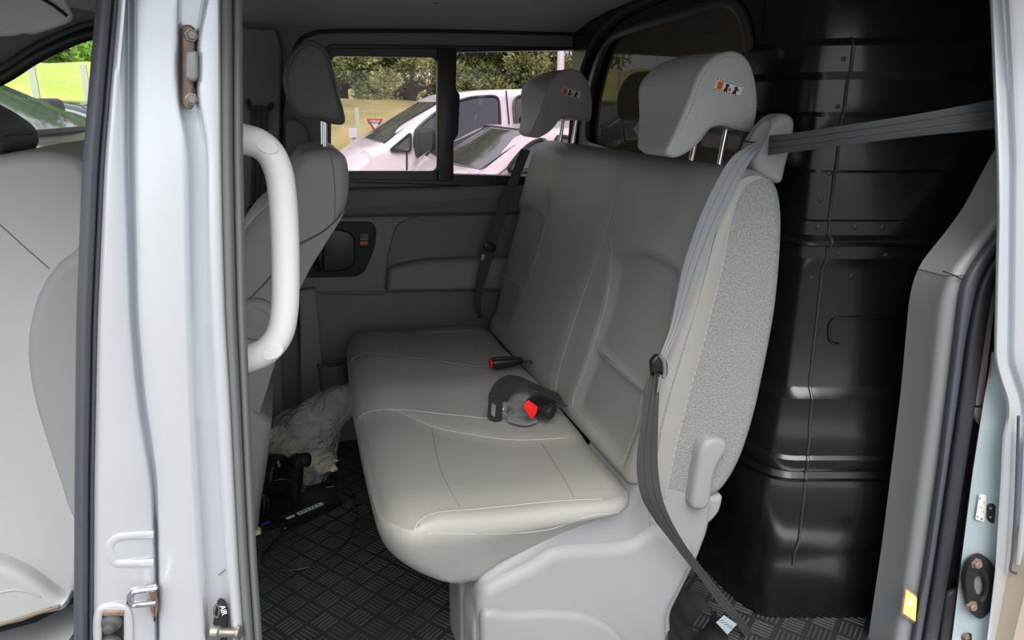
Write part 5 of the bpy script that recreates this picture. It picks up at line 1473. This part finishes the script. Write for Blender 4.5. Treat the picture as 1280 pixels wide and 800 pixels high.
bt_ = make_tree('leafy_tree', 21, 3.6, 1.9, 'bright leafy tree at the top of the grass bank', False, gx(100, 17.5), 17.5, 1.7, GRP)
for k, (u, y, lab) in enumerate([(60, 19, 'second leafy tree along the bank, further from the door pillar'), (135, 18, 'leafy tree mostly behind the door pillar'), (20, 20, 'darker leafy tree at the roof rail corner')]):
    t = copytree(bt_, (gx(u, y), y, 1.8), k * 2 + 1, 1.05)
    t['label'] = lab

# cars -------------------------------------------------------------
m_cglass = M('car_glass', (60, 62, 70), .06, 0, spec=.8)
m_tyre = M('tyre', (26, 26, 27), .8)
m_lamp_glass = M('lamp_glass', (210, 214, 220), .1, spec=.8)
def car(name, lab, side, belt, half_w, tumble, glass_polys, paint, wheels, windscreen, loc, rz, wr=.32, extra=None):
    """side: closed (x, z) outline, nose towards -x, built at the origin on z=0, then placed"""
    t = thing(name, lab, 'car', (0, 0, 0))
    top = max(z for x, z in side)
    def wy(z): return half_w - (0 if z < belt else tumble * ((z - belt) / (top - belt)) ** 1.2) - (.05 * (1 - z / .35) if z < .35 else 0)
    o = [(p.x, p.y) for p in spline([(x, z, 0) for x, z in side], 160, True)]
    rings = []
    n = 12
    ctr = Vector((sum(x for x, z in o) / len(o), 0, .55))
    fr = [-1, -.985, -.95, -.88, -.6, -.2, .2, .6, .88, .95, .985, 1]
    for f in fr:
        ins = .07 * (1 - math.sqrt(max(0, 1 - max(0, (abs(f) - .82) / .18) ** 2)))
        ring = []
        for i, (x, z) in enumerate(o):
            a, b = o[i - 1], o[(i + 1) % len(o)]
            tt = Vector((b[0] - a[0], 0, b[1] - a[1])).normalized()
            nn = Vector((-tt.z, 0, tt.x))
            if nn.dot(Vector((ctr.x - x, 0, ctr.z - z))) < 0: nn = -nn
            bow = .09 * f * f * (1 if x < ctr.x else -.4) * (1 if abs(x - ctr.x) > 1.2 else abs(x - ctr.x) / 1.2)
            ring.append(Vector((x + nn.x * ins + bow * (.7 if z < belt else .35), f * wy(z), z + nn.z * ins)))
        rings.append(ring)
    bm = loft(B(), rings); mk('body', bm, paint, t, smooth=50)
    bvc = None
    for s in (-1, 1):
        for gi, g in enumerate(glass_polys):
            g2 = rpoly(g, .02 if len(g) == 3 else .06, 3)
            bm = B(); pts = [Vector((x, s * (wy(z) - .02), z)) for x, z in g2]
            nrm = Vector((0, s, .3)).normalized()
            prism(bm, pts, nrm * .035); w_ = mk('side_window', bm, m_cglass, t, smooth=0)
            bm = B(); tube(bm, [p + nrm * .035 for p in pts], .014, 6, closed=True); mk('window_seal', bm, m_black, w_)
        for (x, z) in wheels:
            bm = B(); lathe(bm, (x, s * (half_w - .2), wr), (0, s, 0), [(0, wr * .95), (.02, wr), (.17, wr), (.19, wr * .94), (.19, wr * .66)], 28); wh = mk('wheel', bm, m_tyre, t)
            bm = B(); lathe(bm, (x, s * (half_w - .04), wr), (0, s, 0), [(-.02, wr * .66), (.02, wr * .64), (.025, wr * .2), (.04, wr * .15), (.04, 0)], 20); mk('rim', bm, m_steel, wh)
            bm = B(); tube(bm, [(x + (wr + .05) * math.cos(a), s * (half_w - .005), wr + (wr + .05) * math.sin(a)) for a in [math.pi * k / 20 for k in range(21)]], .03, 6); mk('wheel_arch', bm, m_black, t)
        if extra and 'doors' in extra:
            for dl in extra['doors']:
                bm = B(); tube(bm, [(x, s * (wy(z) + .002), z) for x, z in dl], .008, 5); mk('door_gap', bm, m_black, t)
        if extra and 'mirror' in extra:
            x, z = extra['mirror']
            bm = rbox((.08, .12, .13), (.04, .05, .05), (2, 2, 2), 4, lambda p: p + Vector((x, s * (half_w + .1), z))); mk('mirror', bm, extra.get('mirror_mat', m_blackmat), t)
        if extra and 'handles' in extra:
            for x, z in extra['handles']:
                bm = rbox((.1, .02, .02), (.02, .015, .015), (2, 1, 1), 3, lambda p: p + Vector((x, s * (wy(z) + .015), z))); mk('door_handle', bm, paint, t)
        hx, hz = windscreen[0], None
    for pts in windscreen[1]:
        bm = B(); (x0, z0), (x1, z1) = pts
        nrm = Vector((-(z1 - z0), 0, (x1 - x0))); nrm = nrm.normalized() if nrm.z > 0 else -nrm.normalized()
        w0, w1 = wy(z0) - .07, wy(z1) - .09
        rows = []
        for k in range(9):
            f = -1 + 2 * k / 8
            bowx = .06 * f * f * (1 if x0 < ctr.x else -.4)
            rows.append([Vector((x0 + bowx, f * w0, z0)) + nrm * .02, Vector((x1 + bowx, f * w1, z1)) + nrm * .02, Vector((x1 + bowx, f * w1, z1)) - nrm * .01, Vector((x0 + bowx, f * w0, z0)) - nrm * .01])
        loft(bm, rows); mk('windscreen', bm, m_cglass, t, smooth=30)
    for s in (-1, 1):
        if extra and 'lamps' in extra:
            for x, z, l, h, m in extra['lamps']:
                bm = rbox((l, .16, h), (l * .7, .06, h * .7), (2, 2, 2), 4, lambda p: p + Vector((x, s * (half_w - .22), z))); mk('headlamp', bm, m, t)
    t.location = loc
    t.rotation_euler = (0, 0, rz)
    return t
# white van, directly opposite: outline taken at its near side
YV = 6.4
def wv(u, v): p = P(u, v, Y=YV); return (p.x, p.z)
x0v = wv(437, 190)[0]
ov = Vector((x0v - .55, YV + .85, GZ))
def cv(u, v): x, z = wv(u, v); return (x - ov.x, z - GZ)
side = [(.0, .45), (-.02, .75), (.1, .98), (.35, 1.08), cv(452, 190), cv(476, 179), cv(500, 162), cv(522, 148), cv(545, 134), cv(565, 122), cv(592, 114), cv(640, 111), cv(720, 111), (4.7, cv(740, 112)[1] - .03), (4.88, 1.5), (4.95, .9), (4.9, .4), (4.4, .24), (2.5, .22), (.8, .24), (.2, .28)]
pv = M('pearl_white_paint', (226, 218, 222), .3, .1, coat=.5)
beltv = cv(560, 189)[1]
gl = [[cv(487, 189), cv(513, 168), cv(512, 189)], [cv(517, 189), cv(519, 164), cv(545, 143), cv(568, 130), cv(592, 123), cv(622, 121), cv(627, 125), cv(626, 160), cv(620, 176), cv(606, 186)],
      [cv(645, 186), cv(645, 128), cv(652, 121), cv(720, 121), cv(726, 128), cv(726, 186)]]
car('white_van', 'pearl white van parked opposite the tinted window', side, beltv, .87, .16, gl, pv, [(.95, .33), (4.0, .33)],
    (0, [(cv(473, 181), cv(552, 130))]), ov, 0, .34,
    {'doors': [[cv(508, 190), cv(508, 220), cv(512, 300)], [cv(638, 113), cv(638, 160), cv(638, 225), cv(636, 300)]], 'mirror': cv(528, 178), 'handles': [cv(618, 200), cv(660, 200)], 'lamps': [(.12, .86, .16, .12, m_lamp_glass)]})
# silver car in front of it
YS = 4.15
def ws(u, v): p = P(u, v, Y=YS); return p.x, p.z
xs_, zs_ = ws(574, 214)
os_ = Vector((xs_ - 1.05, YS + .82, GZ))
def cs(u, v): x, z = ws(u, v); return (x - os_.x, z - GZ)
side = [(.0, .4), (.0, .6), (.18, .74), (.6, .84), cs(572, 224), cs(588, 218), cs(612, 205), cs(642, 187), cs(668, 172), cs(686, 166), cs(708, 163), (3.2, cs(705, 160)[1] - .02), (3.7, 1.0), (4.1, .9), (4.15, .5), (4.0, .25), (2.2, .2), (.7, .22), (.1, .28)]
ps = M('silver_rose_paint', (214, 204, 208), .3, .2, coat=.5)
car('silver_car', 'silver saloon car whose windscreen shows at the foot of the right pane', side, cs(620, 214)[1], .85, .2,
    [[cs(628, 216), cs(652, 193), cs(672, 180), cs(690, 176), cs(690, 213)], [cs(700, 213), cs(700, 172), cs(735, 178), cs(745, 213)]], ps, [(.8, .31), (3.35, .31)], (0, [(cs(592, 216), cs(672, 171))]), os_, 0, .31, {'lamps': [(.1, .66, .14, .07, m_lamp_glass)]})
# dark cars beyond the driver's window
sed = [(.0, .42), (.0, .62), (.2, .76), (.75, .88), (1.15, .96), (1.5, 1.16), (1.9, 1.36), (2.3, 1.43), (2.8, 1.42), (3.3, 1.3), (3.8, 1.08), (4.25, 1.0), (4.35, .7), (4.3, .4), (4.0, .25), (2.2, .2), (.7, .22), (.1, .28)]
gls = [[(1.45, .98), (1.95, 1.3), (2.35, 1.36), (2.4, .98)], [(2.5, .98), (2.45, 1.36), (2.85, 1.35), (3.35, 1.2), (3.55, 1.0)]]
pd = M('black_car_paint', (34, 36, 44), .22, .3, coat=.7)
pg = M('dark_grey_car_paint', (62, 66, 76), .25, .3, coat=.7)
ex_ = {'mirror': (1.5, 1.02), 'handles': [(2.2, .85), (3.1, .85)], 'lamps': [(.1, .66, .14, .08, m_lamp_glass)], 'doors': [[(1.25, .95), (1.3, .5)], [(2.44, 1.36), (2.45, .9), (2.45, .4)]]}
bm = B(); box(bm, (-9.2, 4.75, -.25), (16.4, 3.5, .5)); box(bm, (-9.2, 8.2, -.36), (16.4, 3.4, .28)); struct('ground_terrace', bm, m_asph, 'raised strip of asphalt in front of the driver door', smooth=0)
kk = 1.07
sc_ = lambda L: [(a * kk, b * kk) for a, b in L]
exk = {'mirror': (1.5 * kk, 1.02 * kk), 'handles': sc_([(2.2, .85), (3.1, .85)]), 'lamps': [(.1, .66, .14, .08, m_lamp_glass)], 'doors': [sc_([(1.25, .95), (1.3, .5)]), sc_([(2.44, 1.36), (2.45, .9), (2.45, .4)])]}
q1 = P(42, 158, Y=4.4)
car('black_car', 'black hatchback nearest to the van seen through the front window', sc_(sed), .95 * kk, .84, .2, [sc_(g) for g in gls], pd, sc_([(.8, .31), (3.45, .31)]), (0, [sc_([(1.12, .97), (1.88, 1.36)]), sc_([(3.85, 1.07), (3.3, 1.3)])]), (q1.x + 1.12 * kk, 4.75, 0), math.pi - .1, .33, exk)
q2 = P(60, 125, Y=8.0)
car('dark_grey_car', 'dark grey car behind the black hatchback in front of the fence', sed, .95, .84, .2, gls, pg, [(.8, .31), (3.45, .31)], (0, [((1.12, .97), (1.88, 1.36)), ((3.85, 1.07), (3.3, 1.3))]), (q2.x + 2.3, 8.2, -.22), math.pi - .12, .31, ex_)
